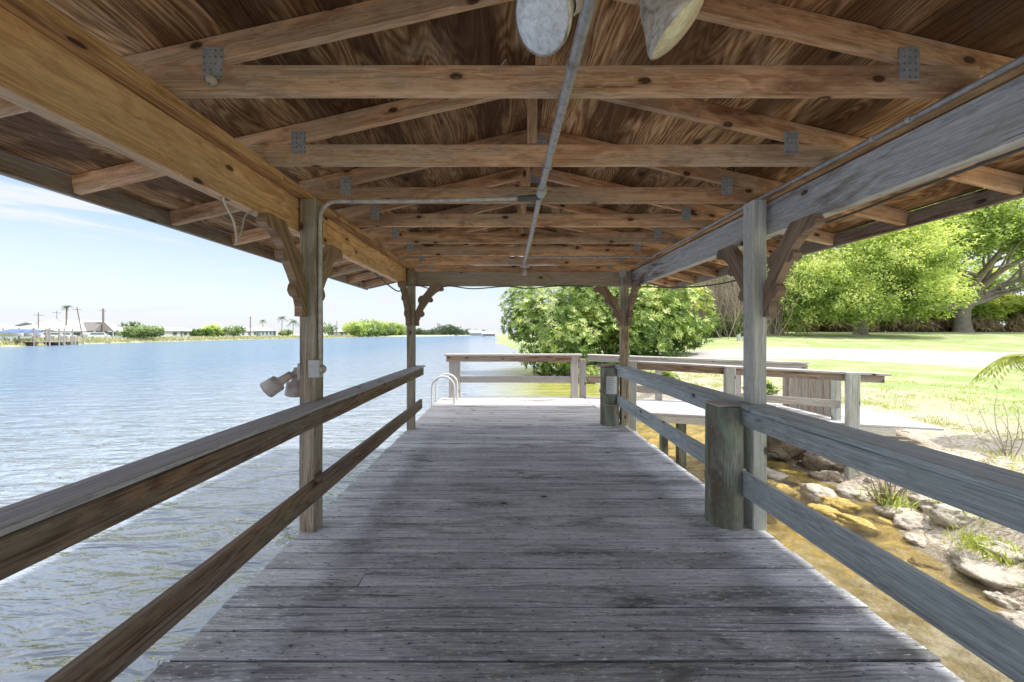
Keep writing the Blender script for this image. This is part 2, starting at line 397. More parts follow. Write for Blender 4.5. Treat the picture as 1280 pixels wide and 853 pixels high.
# ------------------------------------------------------------------ terrain functions
WZ = -0.88
def lerp_tab(tab, t):
    if t <= tab[0][0]: return tab[0][1]
    for (a, va), (b, vb) in zip(tab, tab[1:]):
        if t <= b:
            k = (t-a)/(b-a); return va+(vb-va)*k
    return tab[-1][1]
SR = [(-60, 6), (-10, 3.6), (0, 3.4), (2.2, 3.95), (3.3, 4.45), (4.2, 4.95), (5, 5.2), (7, 5.1), (9, 5.3), (13, 4.9), (17, 4.0), (22, 3.4), (40, 2.5), (90, -1), (200, -5), (330, -9), (480, -12), (640, -8)]
SL = [(-300, -80), (0, -84), (60, -90), (100, -105), (150, -112), (200, -116), (330, -112), (450, -70), (560, -40), (640, -9)]
def sm(a, b, t):
    t = max(0, min(1, (t-a)/(b-a))); return t*t*(3-2*t)
def shore(x, y):
    """signed distance-ish to the bank, + is land; second value: which side"""
    r = x - lerp_tab(SR, y); l = (lerp_tab(SL, y) - x)
    f = y-640
    if f > max(r, l): return f, 0
    return (r, 1) if r > l else (l, -1)
def height(x, y):
    s, side = shore(x, y)
    nz = mnoise.noise(Vector((x*.9, y*.9, 3)))*.5+mnoise.noise(Vector((x*2.7, y*2.7, 7)))*.25
    if side == 1:
        if s < 0:
            z = WZ - .32*sm(0, 1.6, -s) - .12*sm(1.5, 4, -s) - 1.6*sm(4, 9, -s)
            return z + nz*.11*sm(0, .3, -s)
        near = sm(60, 15, y)
        z = WZ + .55*sm(-.1, .9, s) + .33*sm(.5, 4.5, s)
        z += nz*.13*sm(0, .4, s)*(1-sm(2, 7, s)*.85)*near
        z += 1.63*sm(0, 1, (y-9.5)/27)*sm(1, 14 + 30*sm(26, 60, y), s)
        return z + nz*.06*sm(5, 12, s)
    if s < 0: return WZ - 2*sm(0, 8, -s)
    return WZ + .95*sm(0, 3, s) + .35*sm(3, 30, s) + nz*.05

def terrain():
    def axis(segs):
        out = []
        for a, b, st in segs:
            n = max(1, int(round((b-a)/st)))
            out += [a+(b-a)*k/n for k in range(n)]
        out.append(segs[-1][1]); return out
    xs = axis([(-3000, -300, 300), (-300, -125, 12), (-125, -60, 1.5), (-60, 0, 5), (0, 3, .5), (3, 8, .11), (8, 14, .3), (14, 60, 1.1), (60, 200, 10), (200, 3000, 350)])
    ys = axis([(-600, -40, 60), (-40, -3, 3), (-3, 9, .14), (9, 24, .45), (24, 60, 1.4), (60, 260, 7), (260, 700, 20), (700, 3000, 250)])
    vs = []; fs = []; bank = []
    for y in ys:
        for x in xs:
            vs.append((x, y, height(x, y)))
    nx = len(xs)
    for j in range(len(ys)-1):
        for i in range(nx-1):
            a = j*nx+i; fs.append((a, a+1, a+nx+1, a+nx))
    mb = MB(); rn = [shore(v[0], v[1]) for v in vs]
    mb.add(vs, fs, [(s, side, 0) for s, side in rn], 0.5, 0, True)
    return mb
def ground_mat():
    m, nt = newmat('ground_cover'); g = N(nt)
    geo = g.n('ShaderNodeNewGeometry'); pos = geo.outputs['Position']
    sp = g.n('ShaderNodeSeparateXYZ'); g.l(pos, sp.inputs[0])
    a = g.n('ShaderNodeSeparateXYZ'); g.l(g.attr('gc'), a.inputs[0]); s = a.outputs[0]
    n1 = g.noise(pos, .6, 5, .6); n2 = g.noise(pos, 5, 5, .7); n3 = g.noise(pos, 28, 4, .7)
    sand = g.mix(g.ramp(n3, [(.35, 0), (.65, 1)]), (.32, .26, .20), (.66, .59, .50))
    sand = g.mix(g.ramp(n2, [(.5, 0), (.7, .7)]), sand, (.34, .33, .17))
    lawn = g.mix(g.ramp(g.noise(pos, 14, 5, .75), [(.38, 0), (.62, 1)]), (.18, .26, .075), (.39, .46, .20))
    lawn = g.mix(g.math('MULTIPLY', g.ramp(n1, [(.42, 0), (.62, 1)]), .8), lawn, (.52, .50, .32))
    lawn = g.mix(g.ramp(n2, [(.36, .5), (.5, 0)]), lawn, (.17, .25, .06))
    lawn = g.mix(g.ramp(n3, [(.34, .6), (.5, 0)]), lawn, (.14, .20, .05))
    lm = g.math('ADD', g.math('DIVIDE', s, 7.0), g.math('MULTIPLY', g.math('SUBTRACT', n2, .5), 1.3))
    lm = g.math('ADD', lm, g.math('MAXIMUM', g.math('DIVIDE', g.math('SUBTRACT', sp.outputs[1], 13), 9), 0.0))
    col = g.mix(g.ramp(lm, [(.25, 0), (.75, 1)]), sand, lawn)
    side = g.math('LESS_THAN', a.outputs[1], 0.0)
    farc = g.mix(g.ramp(g.noise(pos, .35, 4, .6), [(.35, 0), (.65, 1)]), (.30, .33, .16), (.52, .48, .32))
    col = g.mix(side, col, farc)
    bed = g.mix(g.ramp(g.noise(pos, 3.2, 5, .65, .6), [(.36, 0), (.60, 1)]), (.26, .19, .05), (.80, .58, .17))
    bed = g.mix(g.ramp(g.noise(pos, 5.5, 3, .6), [(.60, 0), (.68, .7)]), bed, (.62, .50, .27))
    painted_sheen = g.ramp(g.math('ADD', g.math('ADD', g.math('MULTIPLY', g.math('SUBTRACT', 4.0, sp.outputs[0]), .40), g.math('MULTIPLY', g.math('SUBTRACT', 4.3, sp.outputs[1]), .45)), g.math('MULTIPLY', g.math('SUBTRACT', n2, .5), 2.0)), [(.0, 0), (1, .9)])
    bed = g.mix(painted_sheen, bed, g.mix(g.ramp(n2, [(.38, 0), (.62, 1)]), (.30, .25, .13), (.72, .66, .52)))  # pale grey near the pier: whitish surface reflection painted into the bed
    uw = g.math('MULTIPLY', g.ramp(g.math('ADD', sp.outputs[2], 2.0), [(.0, 1), (1, 1)]), g.math('LESS_THAN', sp.outputs[2], WZ-.01))
    col = g.mix(uw, col, bed)
    g.out(g.principled(col, .9, g.bump(g.math('ADD', n2, n3), .6, .04), .15)); return m
M['ground'] = ground_mat()
tag(terrain().build('ground', M['ground'], origin=(0, 0, 0)), kind='structure')

def water_mat():
    m, nt = newmat('river_water'); g = N(nt)
    geo = g.n('ShaderNodeNewGeometry'); pos = geo.outputs['Position']
    sp = g.n('ShaderNodeSeparateXYZ'); g.l(pos, sp.inputs[0])
    w1 = g.noise(g.vmap(pos, (.55, 1.9, 1)), 1.2, 3, .5, .5)
    w2 = g.noise(g.vmap(pos, (2.0, 5.5, 1)), 1.4, 3, .55, .4)
    w3 = g.noise(g.vmap(pos, (9, 11, 1)), 1, 3, .6, .8)
    rip = g.noise(g.vmap(pos, (14, 16, 1), (5, 2, 0)), 1, 4, .65, 1.5)
    right = g.ramp(g.math('DIVIDE', g.math('SUBTRACT', sp.outputs[0], .4), 1.5), [(0, 0), (1, 1)])
    yy = g.ramp(g.math('DIVIDE', g.math('SUBTRACT', sp.outputs[1], 8), 5), [(0, 1), (1, 0)])
    clear = g.math('MULTIPLY', right, yy)
    h = g.math('ADD', g.math('ADD', g.math('MULTIPLY', w1, 1.25), g.math('MULTIPLY', w2, .26)), g.math('MULTIPLY', w3, .014))
    hr = g.math('MULTIPLY', g.math('ADD', rip, g.math('MULTIPLY', w3, .8)), .42)
    hh = g.math('ADD', g.math('MULTIPLY', h, g.math('SUBTRACT', 1.0, g.math('MULTIPLY', clear, .8))), g.math('MULTIPLY', hr, clear))
    nrm = g.bump(hh, 1.0, .42)
    d = g.n('ShaderNodeBsdfDiffuse')
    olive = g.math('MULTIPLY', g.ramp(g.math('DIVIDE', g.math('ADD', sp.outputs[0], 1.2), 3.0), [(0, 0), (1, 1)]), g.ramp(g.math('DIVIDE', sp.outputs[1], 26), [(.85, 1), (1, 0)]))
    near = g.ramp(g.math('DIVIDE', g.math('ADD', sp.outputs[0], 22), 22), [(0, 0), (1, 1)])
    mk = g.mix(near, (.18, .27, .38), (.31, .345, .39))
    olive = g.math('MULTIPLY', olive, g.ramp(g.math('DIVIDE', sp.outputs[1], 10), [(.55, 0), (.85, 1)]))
    mk = g.mix(olive, mk, (.34, .34, .08))  # olive tint paints the bank tree's reflection into the water colour
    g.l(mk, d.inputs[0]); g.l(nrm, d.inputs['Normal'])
    tr = g.n('ShaderNodeBsdfTransparent'); tr.inputs[0].default_value = (.97, .955, .89, 1)
    mx = g.n('ShaderNodeMixShader'); g.l(g.math('MULTIPLY', clear, .88), mx.inputs[0]); g.l(d.outputs[0], mx.inputs[1]); g.l(tr.outputs[0], mx.inputs[2])
    gl = g.n('ShaderNodeBsdfGlossy'); gl.inputs['Roughness'].default_value = .06; g.l(nrm, gl.inputs['Normal'])
    vd = g.n('ShaderNodeVectorMath', operation='DOT_PRODUCT'); g.l(nrm, vd.inputs[0]); g.l(geo.outputs['Incoming'], vd.inputs[1])
    ca = g.math('SUBTRACT', 1.0, g.math('ABSOLUTE', vd.outputs['Value']), True)
    frf = g.math('ADD', .045, g.math('MULTIPLY', .955, g.math('POWER', ca, 4.6)), True)
    m2 = g.n('ShaderNodeMixShader'); g.l(frf, m2.inputs[0]); g.l(mx.outputs[0], m2.inputs[1]); g.l(gl.outputs[0], m2.inputs[2])
    g.out(m2.outputs[0]); return m
M['water'] = water_mat()
mb = MB(); mb.add([(-400, -600, WZ), (60, -600, WZ), (60, 700, WZ), (-400, 700, WZ)], [(0, 1, 2, 3)])
tag(mb.build('river', M['water'], origin=(0, 0, 0)), kind='structure')

# driveway: draped ribbon
def ribbon(name, pts_a, pts_b, mat, lift=.02, n=90, m=9):
    mb = MB(); vs = []
    def at(pts, t):
        k = t*(len(pts)-1); i = min(int(k), len(pts)-2); f = k-i
        return Vector(pts[i]).lerp(Vector(pts[i+1]), f)
    for i in range(n+1):
        a = at(pts_a, i/n); b = at(pts_b, i/n)
        for j in range(m+1):
            p = a.lerp(b, j/m); vs.append((p.x, p.y, height(p.x, p.y)+(lift+.02 if 0 < j < m else -.02)))
    fs = [(i*(m+1)+j, i*(m+1)+j+1, (i+1)*(m+1)+j+1, (i+1)*(m+1)+j) for i in range(n) for j in range(m)]
    mb.add(vs, fs, None, .5, 0, True)
    o = mb.build(name, mat, origin=(0, 0, 0)); return tag(o, kind='structure')
ribbon('driveway', [(7.5, 18.2), (11.5, 17.6), (15, 16.0), (19, 13.3), (21, 11.4), (24, 6), (25, -8)],
       [(7.5, 21.6), (13, 21.4), (19, 20.6), (27, 18.8), (36, 16.5), (40, 10), (42, -8)], M['concrete'], .03)

# ------------------------------------------------------------------ the pavilion
SL_R = .23; RX = .25; RZ = 3.01
def zroof(x): return RZ - SL_R*abs(x-RX)
EX0, EX1 = -2.62, 3.12; Y0, Y1 = -2.62, 6.55
pav = thing('pavilion', 'open timber roof shelter of weathered posts and brown trusses over the pier', 'pavilion', (.25, 2.5, 0))
# posts
PL = [(-1.4125, 2.521, .115, 'post'), (-1.415, 5.175, .105, 'post'), (-1.4125, -.35, .115, 'post')]
PR = [(1.8125, 2.541, .098, 'post_pale'), (1.81, 5.355, .11, 'post'), (1.8125, -.35, .098, 'post_pale')]
for x, y, w, mt in PL:
    mb = MB(); board(mb, (x, y, WZ-.6), (x, y, 2.36), w, .11, (0, 1, 0), .006, 12, .004); mb.build('post', M[mt], pav)
for x, y, w, mt in PR:
    mb = MB(); board(mb, (x, y, WZ-.6), (x, y, 2.36), w, .11, (0, 1, 0), .006, 12, .004); mb.build('post', M[mt], pav)
# beams
mb = MB()
board(mb, (-1.52, Y0+.6, 2.245), (-1.52, 2.53, 2.245), .08, .235, (0, 0, 1), .004, 14, .004)
board(mb, (-1.52, 2.535, 2.245), (-1.52, 5.26, 2.245), .08, .235, (0, 0, 1), .004, 10, .004)
o = mb.build('beam', M['beam_gold'], pav); o['label'] = 'golden brown side beam over the left posts'
mb = MB()
board(mb, (1.945, Y0+.6, 2.24), (1.945, 2.60, 2.24), .085, .235, (0, 0, 1), .004, 14, .004)
board(mb, (1.945, 2.605, 2.235), (1.945, 5.45, 2.235), .085, .235, (0, 0, 1), .004, 10, .004)
o = mb.build('beam', M['beam_grey'], pav); o['label'] = 'weathered grey side beam over the right posts'
mb = MB(); board(mb, (-1.475, 5.285, 2.235), (1.895, 5.285, 2.235), .05, .215, (0, 0, 1), .004, 12, .004)
o = mb.build('beam', M['end_beam'], pav); o['label'] = 'brown cross beam at the far end of the roof'
for x0, x1 in ((-1.56, -1.41), (1.895, 2.03)):
    mb = MB(); board(mb, ((x0+x1)/2, Y0+.5, 2.3915), ((x0+x1)/2, 2.2, 2.3915), x1-x0, .052, seg=6, wob=.002)
    board(mb, ((x0+x1)/2, 2.203, 2.3915), ((x0+x1)/2, 5.5, 2.3915), x1-x0, .052, seg=6, wob=.002)
    mb.build('top_plate', M['plate'], pav)
# sheathing: panels with grain along y
mb = MB()
def panel(x0, x1, y0, y1, th=.015):
    off = (R.uniform(0, 40), R.uniform(0, 40)); rn = R.random()
    g = .0025
    x0 += g; x1 -= g; y0 += g; y1 -= g
    b = [(x, y, zroof(x)) for x, y in ((x0, y0), (x1, y0), (x1, y1), (x0, y1))]
    t = [(x, y, z+th) for x, y, z in b]
    gc = [(y+off[0], x+off[1], 0) for x, y, z in b]*2
    mb.add(b+t, [(3, 2, 1, 0), (4, 5, 6, 7), (0, 1, 5, 4), (1, 2, 6, 5), (2, 3, 7, 6), (3, 0, 4, 7)], gc, rn)
ys_ = [Y0, -1.0, 1.495, 3.94, 6.1, Y1]; ys2 = [Y0, .3, 2.70, 5.15, Y1]
for (a, b, yy) in ((EX0, -1.19, ys_), (-1.19, RX, ys2), (RX, 1.70, ys2), (1.70, EX1, ys_)):
    for p, q in zip(yy, yy[1:]): panel(a, b, p, q)
mb.build('roof_sheathing', M['ply'], pav)
mb = MB()
for a, b in ((EX0-.03, RX), (RX, EX1+.03)):
    vs = [(a, Y0-.03, zroof(a)+.02), (b, Y0-.03, zroof(b)+.02), (b, Y1+.03, zroof(b)+.02), (a, Y1+.03, zroof(a)+.02)]
    vs += [(x, y, z+.02) for x, y, z in vs]
    mb.add(vs, [(3, 2, 1, 0), (4, 5, 6, 7), (0, 1, 5, 4), (1, 2, 6, 5), (2, 3, 7, 6), (3, 0, 4, 7)])
mb.build('roof_covering', M['shingle'], pav)
# fascia boards
for x, sgn in ((EX0, -1), (EX1, 1)):
    mb = MB(); z = zroof(x)-.062
    board(mb, (x+sgn*.0, Y0, z), (x, 2.1, z), .04, .115, (0, 0, 1), .004, 8, .004)
    board(mb, (x+sgn*.0, 2.104, z), (x, Y1, z), .04, .115, (0, 0, 1), .004, 8, .004)
    mb.build('fascia_board', M['fascia'], pav)
for y in (Y0+.02, Y1-.02):
    mb = MB()
    for e in (EX0+.03, EX1-.03):
        board(mb, (e, y, zroof(e)-.058), (RX, y, RZ-.058), .04, .10, (0, 0, 1), .004, 6, .002)
    mb.build('barge_board', M['fascia'], pav)
# trusses
ty = [1.49 + .607*k for k in range(-6, 9)]
CB = 2.42
for k, y in enumerate(ty):
    if abs(y-5.285) < .06: y = 5.19
    tr = MB()
    dz = R.uniform(-.004, .004)
    full = y < 6.3
    ch = .118
    sk = R.uniform(-.006, .006)
    if full:
        board(tr, (-1.53, y, CB+ch/2+dz), (2.0, y, CB+ch/2+dz), .038, ch, (0, 0, 1), .003, 10, .004)
    for e, s in ((EX0+.022, -1), (EX1-.022, 1)):
        ys = y+sk
        d = .107
        board(tr, (e, ys, zroof(e)-d/2-.004), (RX+s*.002, ys, RZ-d/2-.004-.002), .037, d, (0, 0, 1), .003, 8, .003)
    t = tr.build('roof_truss', M['truss'], pav, origin=None)
    if full:
        kp = MB(); board(kp, (.155, y, CB+ch+.003), (.155, y, RZ-.14), .06, .034, (0, 1, 0), .003)
        kp.build('king_post', M['truss'], t, origin=None)
        for xx, zz in ((-1.24, CB+.115), (1.70, CB+.115), (.235, RZ-.14)):
            pb = MB(); w, hgt = .085, .135
            if zz > 2.7: w, hgt = .16, .10
            x_0 = xx-w/2; z_0 = zz-hgt/2+.01; yf = y-.0225
            vs = [(x_0, yf, z_0), (x_0+w, yf, z_0), (x_0+w, yf, z_0+hgt), (x_0, yf, z_0+hgt)]
            vs2 = [(a, yf+.0032, c) for a, b, c in vs]
            pb.add(vs+vs2, [(0, 1, 2, 3), (1, 0, 4, 5), (2, 1, 5, 6), (3, 2, 6, 7), (0, 3, 7, 4)], [(a+k, c, 0) for a, b, c in vs]*2)
            pb.build('nail_plate', M['nail'], t, origin=None)
# brackets
prof = [(0, -.60), (.055, -.60), (.055, -.53), (.075, -.475), (.115, -.462), (.138, -.43), (.128, -.395), (.112, -.375), (.15, -.315), (.20, -.245),
        (.232, -.252), (.262, -.232), (.262, -.198), (.24, -.172), (.30, -.115), (.345, -.085), (.40, -.082), (.428, -.06), (.418, -.03), (.40, 0),
        (.235, 0), (.20, -.045), (.155, -.105), (.115, -.15), (.088, -.152), (.062, -.172), (.045, -.205), (.048, -.245), (.062, -.275), (.035, -.33), (0, -.40)]
def bracket(org, U, mat='bracket', th=.055):
    mb = MB(); prism(mb, prof, th, org, U, (0, 0, 1)); mb.build('bracket', M[mat], pav)
bz = 2.124
bracket((-1.44, 2.464, bz), (0, -1, 0), 'bracket_gold'); bracket((-1.44, 2.578, bz), (0, 1, 0), 'bracket_gold')
bracket((1.86, 2.484, bz-.002), (0, -1, 0)); bracket((1.85, 2.598, bz-.002), (0, 1, 0))
bracket((-1.44, 5.118, bz), (0, -1, 0)); bracket((-1.36, 5.19, bz), (1, 0, 0))
bracket((1.86, 5.298, bz-.002), (0, -1, 0)); bracket((1.753, 5.32, bz), (-1, 0, 0))

# ------------------------------------------------------------------ pier
pier = thing('wooden_pier', 'long grey plank pier running under the shelter to the open end platform', 'pier', (.2, 3, 0))
mb = MB(); PW = .1385; GAP = .0095
y = -2.2; k = 0
mbf = MB()
while y < 7.84:
    far = y > 5.44
    x0 = -1.458 + R.uniform(-.012, .012); x1 = 1.854 + R.uniform(-.014, .014)
    if y > 6.35: x1 = 1.70
    tgt = mbf if far else mb
    zz = -.02+R.uniform(-.0015, .0015)
    w = PW + R.uniform(-.003, .002)
    rn = R.random()
    if R.random() < .05 and not far:
        xj = R.uniform(-.9, 1.2)
        board(tgt, (x0, y+PW/2, zz), (xj-.002, y+PW/2, zz), w, .038, (0, 0, 1), .004, 12, .004, rn, 0, .01)
        board(tgt, (xj+.002, y+PW/2, zz+.001), (x1, y+PW/2, zz+.001), w, .038, (0, 0, 1), .004, 12, .004, R.random(), 0, .01)
    else:
        board(tgt, (x0, y+PW/2, zz), (x1, y+PW/2, zz), w, .038, (0, 0, 1), .004, 24, .005, rn, 0, .02)
    y += PW + GAP*R.uniform(.6, 1.3)
ye = y
o = mb.build('deck_planks', M['deck'], pier)
o = mbf.build('deck_planks', M['deck_far'], pier); o['label'] = 'paler planks of the end platform'
nl = MB(); yy = -.1; rn_ = random.Random(4)
while yy < 5.3:
    for xj in (-1.40, -.4, .6, 1.66):
        for dy in (.035, .105):
            px_, py_ = xj+rn_.gauss(0, .008), yy+dy+rn_.gauss(0, .006)
            vs = [(px_+.0045*math.cos(a*PI/3), py_+.0045*math.sin(a*PI/3), .0028) for a in range(6)]
            nl.add(vs+[(px_, py_, .0034)], [(a, (a+1) % 6, 6) for a in range(6)])
    yy += PW+GAP*.95
tag(nl.build('nail_heads', M['reflector'], pier), kind='stuff')
mb = MB()
for x in (-1.40, -.4, .6, 1.66):
    board(mb, (x, -2.2, -.15), (x, ye, -.15), .045, .20)
for yj in (2.7, 5.35, 7.6, 0):
    board(mb, (-1.42, yj, -.34), (1.80, yj, -.34), .08, .17)
mb.build('joists', M['fascia'], pier)
for (x, yj) in ((-1.2, 7.55), (.2, 7.55), (1.5, 7.5), (-1.25, 5.35), (-1.25, 2.7), (1.3, 0)):
    mb = MB(); tube(mb, [(x, yj, WZ-1.4), (x, yj, -.26)], .11, 14, rough=.05); mb.build('pile', M['pile'], pier)

# side dock
sd = thing('side_dock', 'low side walkway with pale rim joining the pier end to the grassy shore', 'dock', (4, 6.3, 0))
A0, A1 = Vector((1.72, 6.42, 0)), Vector((6.55, 5.20, 0)); B0, B1 = Vector((1.72, 7.86, 0)), Vector((6.9, 6.78, 0))
mb = MB(); n = 10
for i in range(n):
    t = (i+.5)/n; p = A0.lerp(B0, t); q = A1.lerp(B1, t); q = q + (q-p).normalized()*R.uniform(-.05, .05)
    board(mb, (p.x, p.y, -.024), (q.x, q.y, -.03), .136, .036, (0, 0, 1), .004, 16, .006, None, 0, .02)
mb.build('deck_planks', M['deck_far'], sd)
mb = MB(); off = Vector((0, .03, 0))
board(mb, (A0.x+.1, A0.y+.0, -.105), (A1.x-.55, A1.y+.17, -.115), .04, .12, seg=6, wob=.006)
board(mb, (B0.x+.1, B0.y-.06, -.11), (B1.x-.3, B1.y-.0, -.11), .04, .12)
board(mb, (A0.x+.1, A0.y+.7, -.11), (A1.x-.3, A1.y+.8, -.11), .04, .12)
mb.build('rim_joist', M['rim'], sd)
for (x, yj) in ((3.12, 6.22), (3.3, 7.3), (5.35, 6.7)):
    mb = MB(); board(mb, (x, yj, WZ-.5), (x, yj, -.17), .13, .13, (0, 1, 0)); mb.build('pile', M['pile'], sd)

# rails ---------------------------------------------------------------
rl = thing('railing', 'brown two board railing with grey flat cap along the river side of the pier', 'railing', (-1.28, 2, 0))
mb = MB(); board(mb, (-1.319, -2.0, .913), (-1.312, 5.31, .913), .158, .024, (0, 0, 1), .005, 30, .005); mb.build('cap_rail', M['rail_cap'], rl)
mb = MB(); board(mb, (-1.263, -2.0, .847), (-1.263, 5.20, .847), .052, .104, (0, 0, 1), .004, 30, .005); mb.build('top_rail', M['rail_left'], rl)
mb = MB(); board(mb, (-1.288, -2.0, .352), (-1.288, 2.40, .352), .042, .138, (0, 0, 1), .005, 20, .006)
board(mb, (-1.288, 2.404, .352), (-1.288, 5.24, .352), .042, .138, (0, 0, 1), .005, 14, .006); mb.build('lower_rail', M['rail_left'], rl)

rr = thing('railing', 'blue grey weathered railing of wide boards along the shore side of the pier', 'railing', (1.75, 2, 0))
mb = MB(); board(mb, (1.79, -2.0, .872), (1.79, 2.42, .872), .19, .04, (0, 0, 1), .006, 24, .007)
board(mb, (1.785, 2.424, .878), (1.755, 5.55, .895), .19, .04, (0, 0, 1), .006, 16, .007); mb.build('cap_rail', M['rail_right'], rr)
mb = MB(); board(mb, (1.722, -2.0, .796), (1.722, 2.50, .796), .044, .108, (0, 0, 1), .004, 24, .005)
board(mb, (1.712, 2.504, .807), (1.70, 5.45, .82), .03, .105, (0, 0, 1), .004, 14, .004); mb.build('top_rail', M['rail_right'], rr)
mb = MB(); board(mb, (1.715, -2.0, .325), (1.715, 2.50, .325), .04, .175, (0, 0, 1), .005, 24, .006)
board(mb, (1.708, 2.504, .355), (1.705, 5.40, .40), .036, .155, (0, 0, 1), .005, 14, .006); mb.build('lower_rail', M['rail_right'], rr)

# the two pilings
def piling(x, y, r, top, label):
    t = thing('piling', label, 'piling', (x, y, 0), 'round pilings beside the right railing')
    mb = MB(); zs = [WZ-.8, -.3, 0, .2, .45, .7, top-.012, top]
    tube(mb, [(x, y, z) for z in zs], [r*1.03, r*1.02, r*1.015, r, r, r*.985, r*.985, r*.94], 26, rough=.05)
    mb.build('shaft', M['pile'], t)
    return t
t1 = piling(1.632, 2.61, .124, .872, 'thick green stained round piling beside the nearer right post')
mb = MB(); board(mb, (1.53, 2.61, .880), (1.76, 2.61, .882), .19, .014, (0, 0, 1), .004, 4, .004)
mb.build('cap_block', M['rail_far_pale'], t1)
t2 = piling(1.61, 5.43, .142, .89, 'round piling with a paper notice pinned on it near the end platform')
mb = MB(); board(mb, (1.42, 5.36, .915), (1.66, 5.45, .915), .17, .03, (0, 0, 1), .004, 4, .004)
mb.build('cap_block', M['rail_far'], t2)
# notice
nt_ = thing('notice_sheet', 'small pale paper notice fixed to the round piling by the end platform', 'notice', (1.61, 5.28, .62))
mb = MB(); vs = []; nn = 8
for j in (0, 1):
    for i in range(nn+1):
        an = -PI/2 - .62 + 1.12*i/nn
        vs.append((1.61+.148*math.cos(an), 5.43+.148*math.sin(an), .49+j*.27))
mb.add(vs, [(i, i+1, nn+2+i, nn+1+i) for i in range(nn)], None, .5, 0, True); mb.build('sheet', M['paper'], nt_)
mb = MB()
for r in range(7):
    z = .72-r*.028; a0 = -PI/2-.5; a1 = a0 + (.85 if r % 3 else .6)
    pts = [(1.61+.1495*math.cos(a0+(a1-a0)*k/6), 5.43+.1495*math.sin(a0+(a1-a0)*k/6)) for k in range(7)]
    vs = [(p[0], p[1], z) for p in pts]+[(p[0], p[1], z+.005) for p in pts]
    mb.add(vs, [(i, i+1, 8+i, 7+i) for i in range(6)])
mb.build('printed_lines', M['ink'], nt_)
# rope round the piling
mb = MB(); pts = []
for k in range(60):
    a = -PI*.9 + k/59*PI*2.15; pts.append((1.65+.19*math.cos(a), 5.43+.19*math.sin(a), .42+.10*math.sin(a*.8)+.02*k/59))
tube(mb, pts, .007, 6)
tag(mb.build('rope', M['rope'], origin=(1.65, 5.43, .3)), 'thin pale rope looped around the farther round piling and its post', 'rope'); mb = MB()
pts = [(1.84+.02*math.sin(k), 5.30-.01*k, .44-.05*k) if k < 8 else (1.78-.035*(k-8), 5.22, .06-.01*(k-8)) for k in range(15)]
tube(mb, pts, .006, 6)
tag(mb.build('rope', M['rope'], origin=(1.84, 5.3, .3)), 'loose rope tail hanging to the deck at the foot of the farther piling', 'rope'); mb = MB()
pts = [(1.81+.09*math.cos(k*.9), 5.37+.09*math.sin(k*.9), .95+.055*k/1.0*.3) for k in range(24)]
tube(mb, pts, .006, 6)
tag(mb.build('rope', M['rope'], origin=(1.65, 5.43, .3)), 'rope wound in a spiral around the far right post above the railing', 'rope')

# end platform railing
er = thing('railing', 'sunlit railing across the far end of the platform, facing the open river', 'railing', (.2, 7.72, 0))
mb = MB(); board(mb, (-1.36, 7.70, .945), (1.66, 7.70, .945), .20, .04, (0, 0, 1), .005, 10, .006)
mb.build('cap_rail', M['rail_far_pale'], er)
mb = MB(); board(mb, (-1.32, 7.655, .86), (1.62, 7.655, .86), .045, .13, (0, 0, 1), .005, 10, .005); mb.build('top_rail', M['rail_far'], er)
mb = MB(); board(mb, (-1.02, 7.70, .40), (1.50, 7.70, .40), .045, .14, (0, 0, 1), .005, 10, .01); mb.build('lower_rail', M['rail_far_pale'], er)
mb = MB(); board(mb, (-1.145, 7.70, -.3), (-1.145, 7.70, .924), .24, .10, (0, 1, 0), .006); mb.build('rail_post', M['rail_far_pale'], er)
mb = MB(); board(mb, (1.50, 7.68, -.3), (1.50, 7.68, .924), .145, .12, (0, 1, 0), .006); mb.build('rail_post', M['rail_far_pale'], er)
mb = MB(); board(mb, (1.70, 7.75, -.3), (1.70, 7.75, .85), .13, .12, (0, 1, 0), .006); mb.build('rail_post', M['rail_far_pale'], er)

# side dock front railing
def lerp3(a, b, t): return Vector(a).lerp(Vector(b), t)
fr_ = thing('railing', 'brown capped railing along the near edge of the side walkway', 'railing', (4, 5.9, 0))
T0 = Vector((2.15, 6.31, .925)); T1 = Vector((5.80, 5.38, .79))
dirn = (T1-T0).normalized(); nrm = Vector((dirn.y, -dirn.x, 0)).normalized()
mb = MB(); board(mb, T0+Vector((0, 0, -.015)), T1+dirn*.06+Vector((0, 0, -.012)), .19, .035, (0, 0, 1), .005, 10, .006); mb.build('cap_rail', M['rail_far_pale'], fr_)
mb = MB(); board(mb, T0+nrm*.04+Vector((0, 0, -.09)), T1+nrm*.04+Vector((0, 0, -.085)), .04, .11, (0, 0, 1), .005, 10, .006); mb.build('top_rail', M['rail_far'], fr_)
mb = MB(); board(mb, T0-nrm*.02+Vector((0, 0, -.50)), lerp3(T0, T1, .86)-nrm*.02+Vector((0, 0, -.52)), .04, .12, (0, 0, 1), .005, 10, .006); mb.build('lower_rail', M['rail_far_pale'], fr_)
for x in (3.74, 5.37, 2.25):
    t = (x-T0.x)/(T1.x-T0.x); p = lerp3(T0, T1, t)+nrm*.12
    mb = MB(); board(mb, (p.x, p.y, WZ-.5), (p.x, p.y, p.z+.0), .15, .11, (nrm.x, nrm.y, 0), .008, 8, .006); mb.build('rail_post', M['post_pale'], fr_)
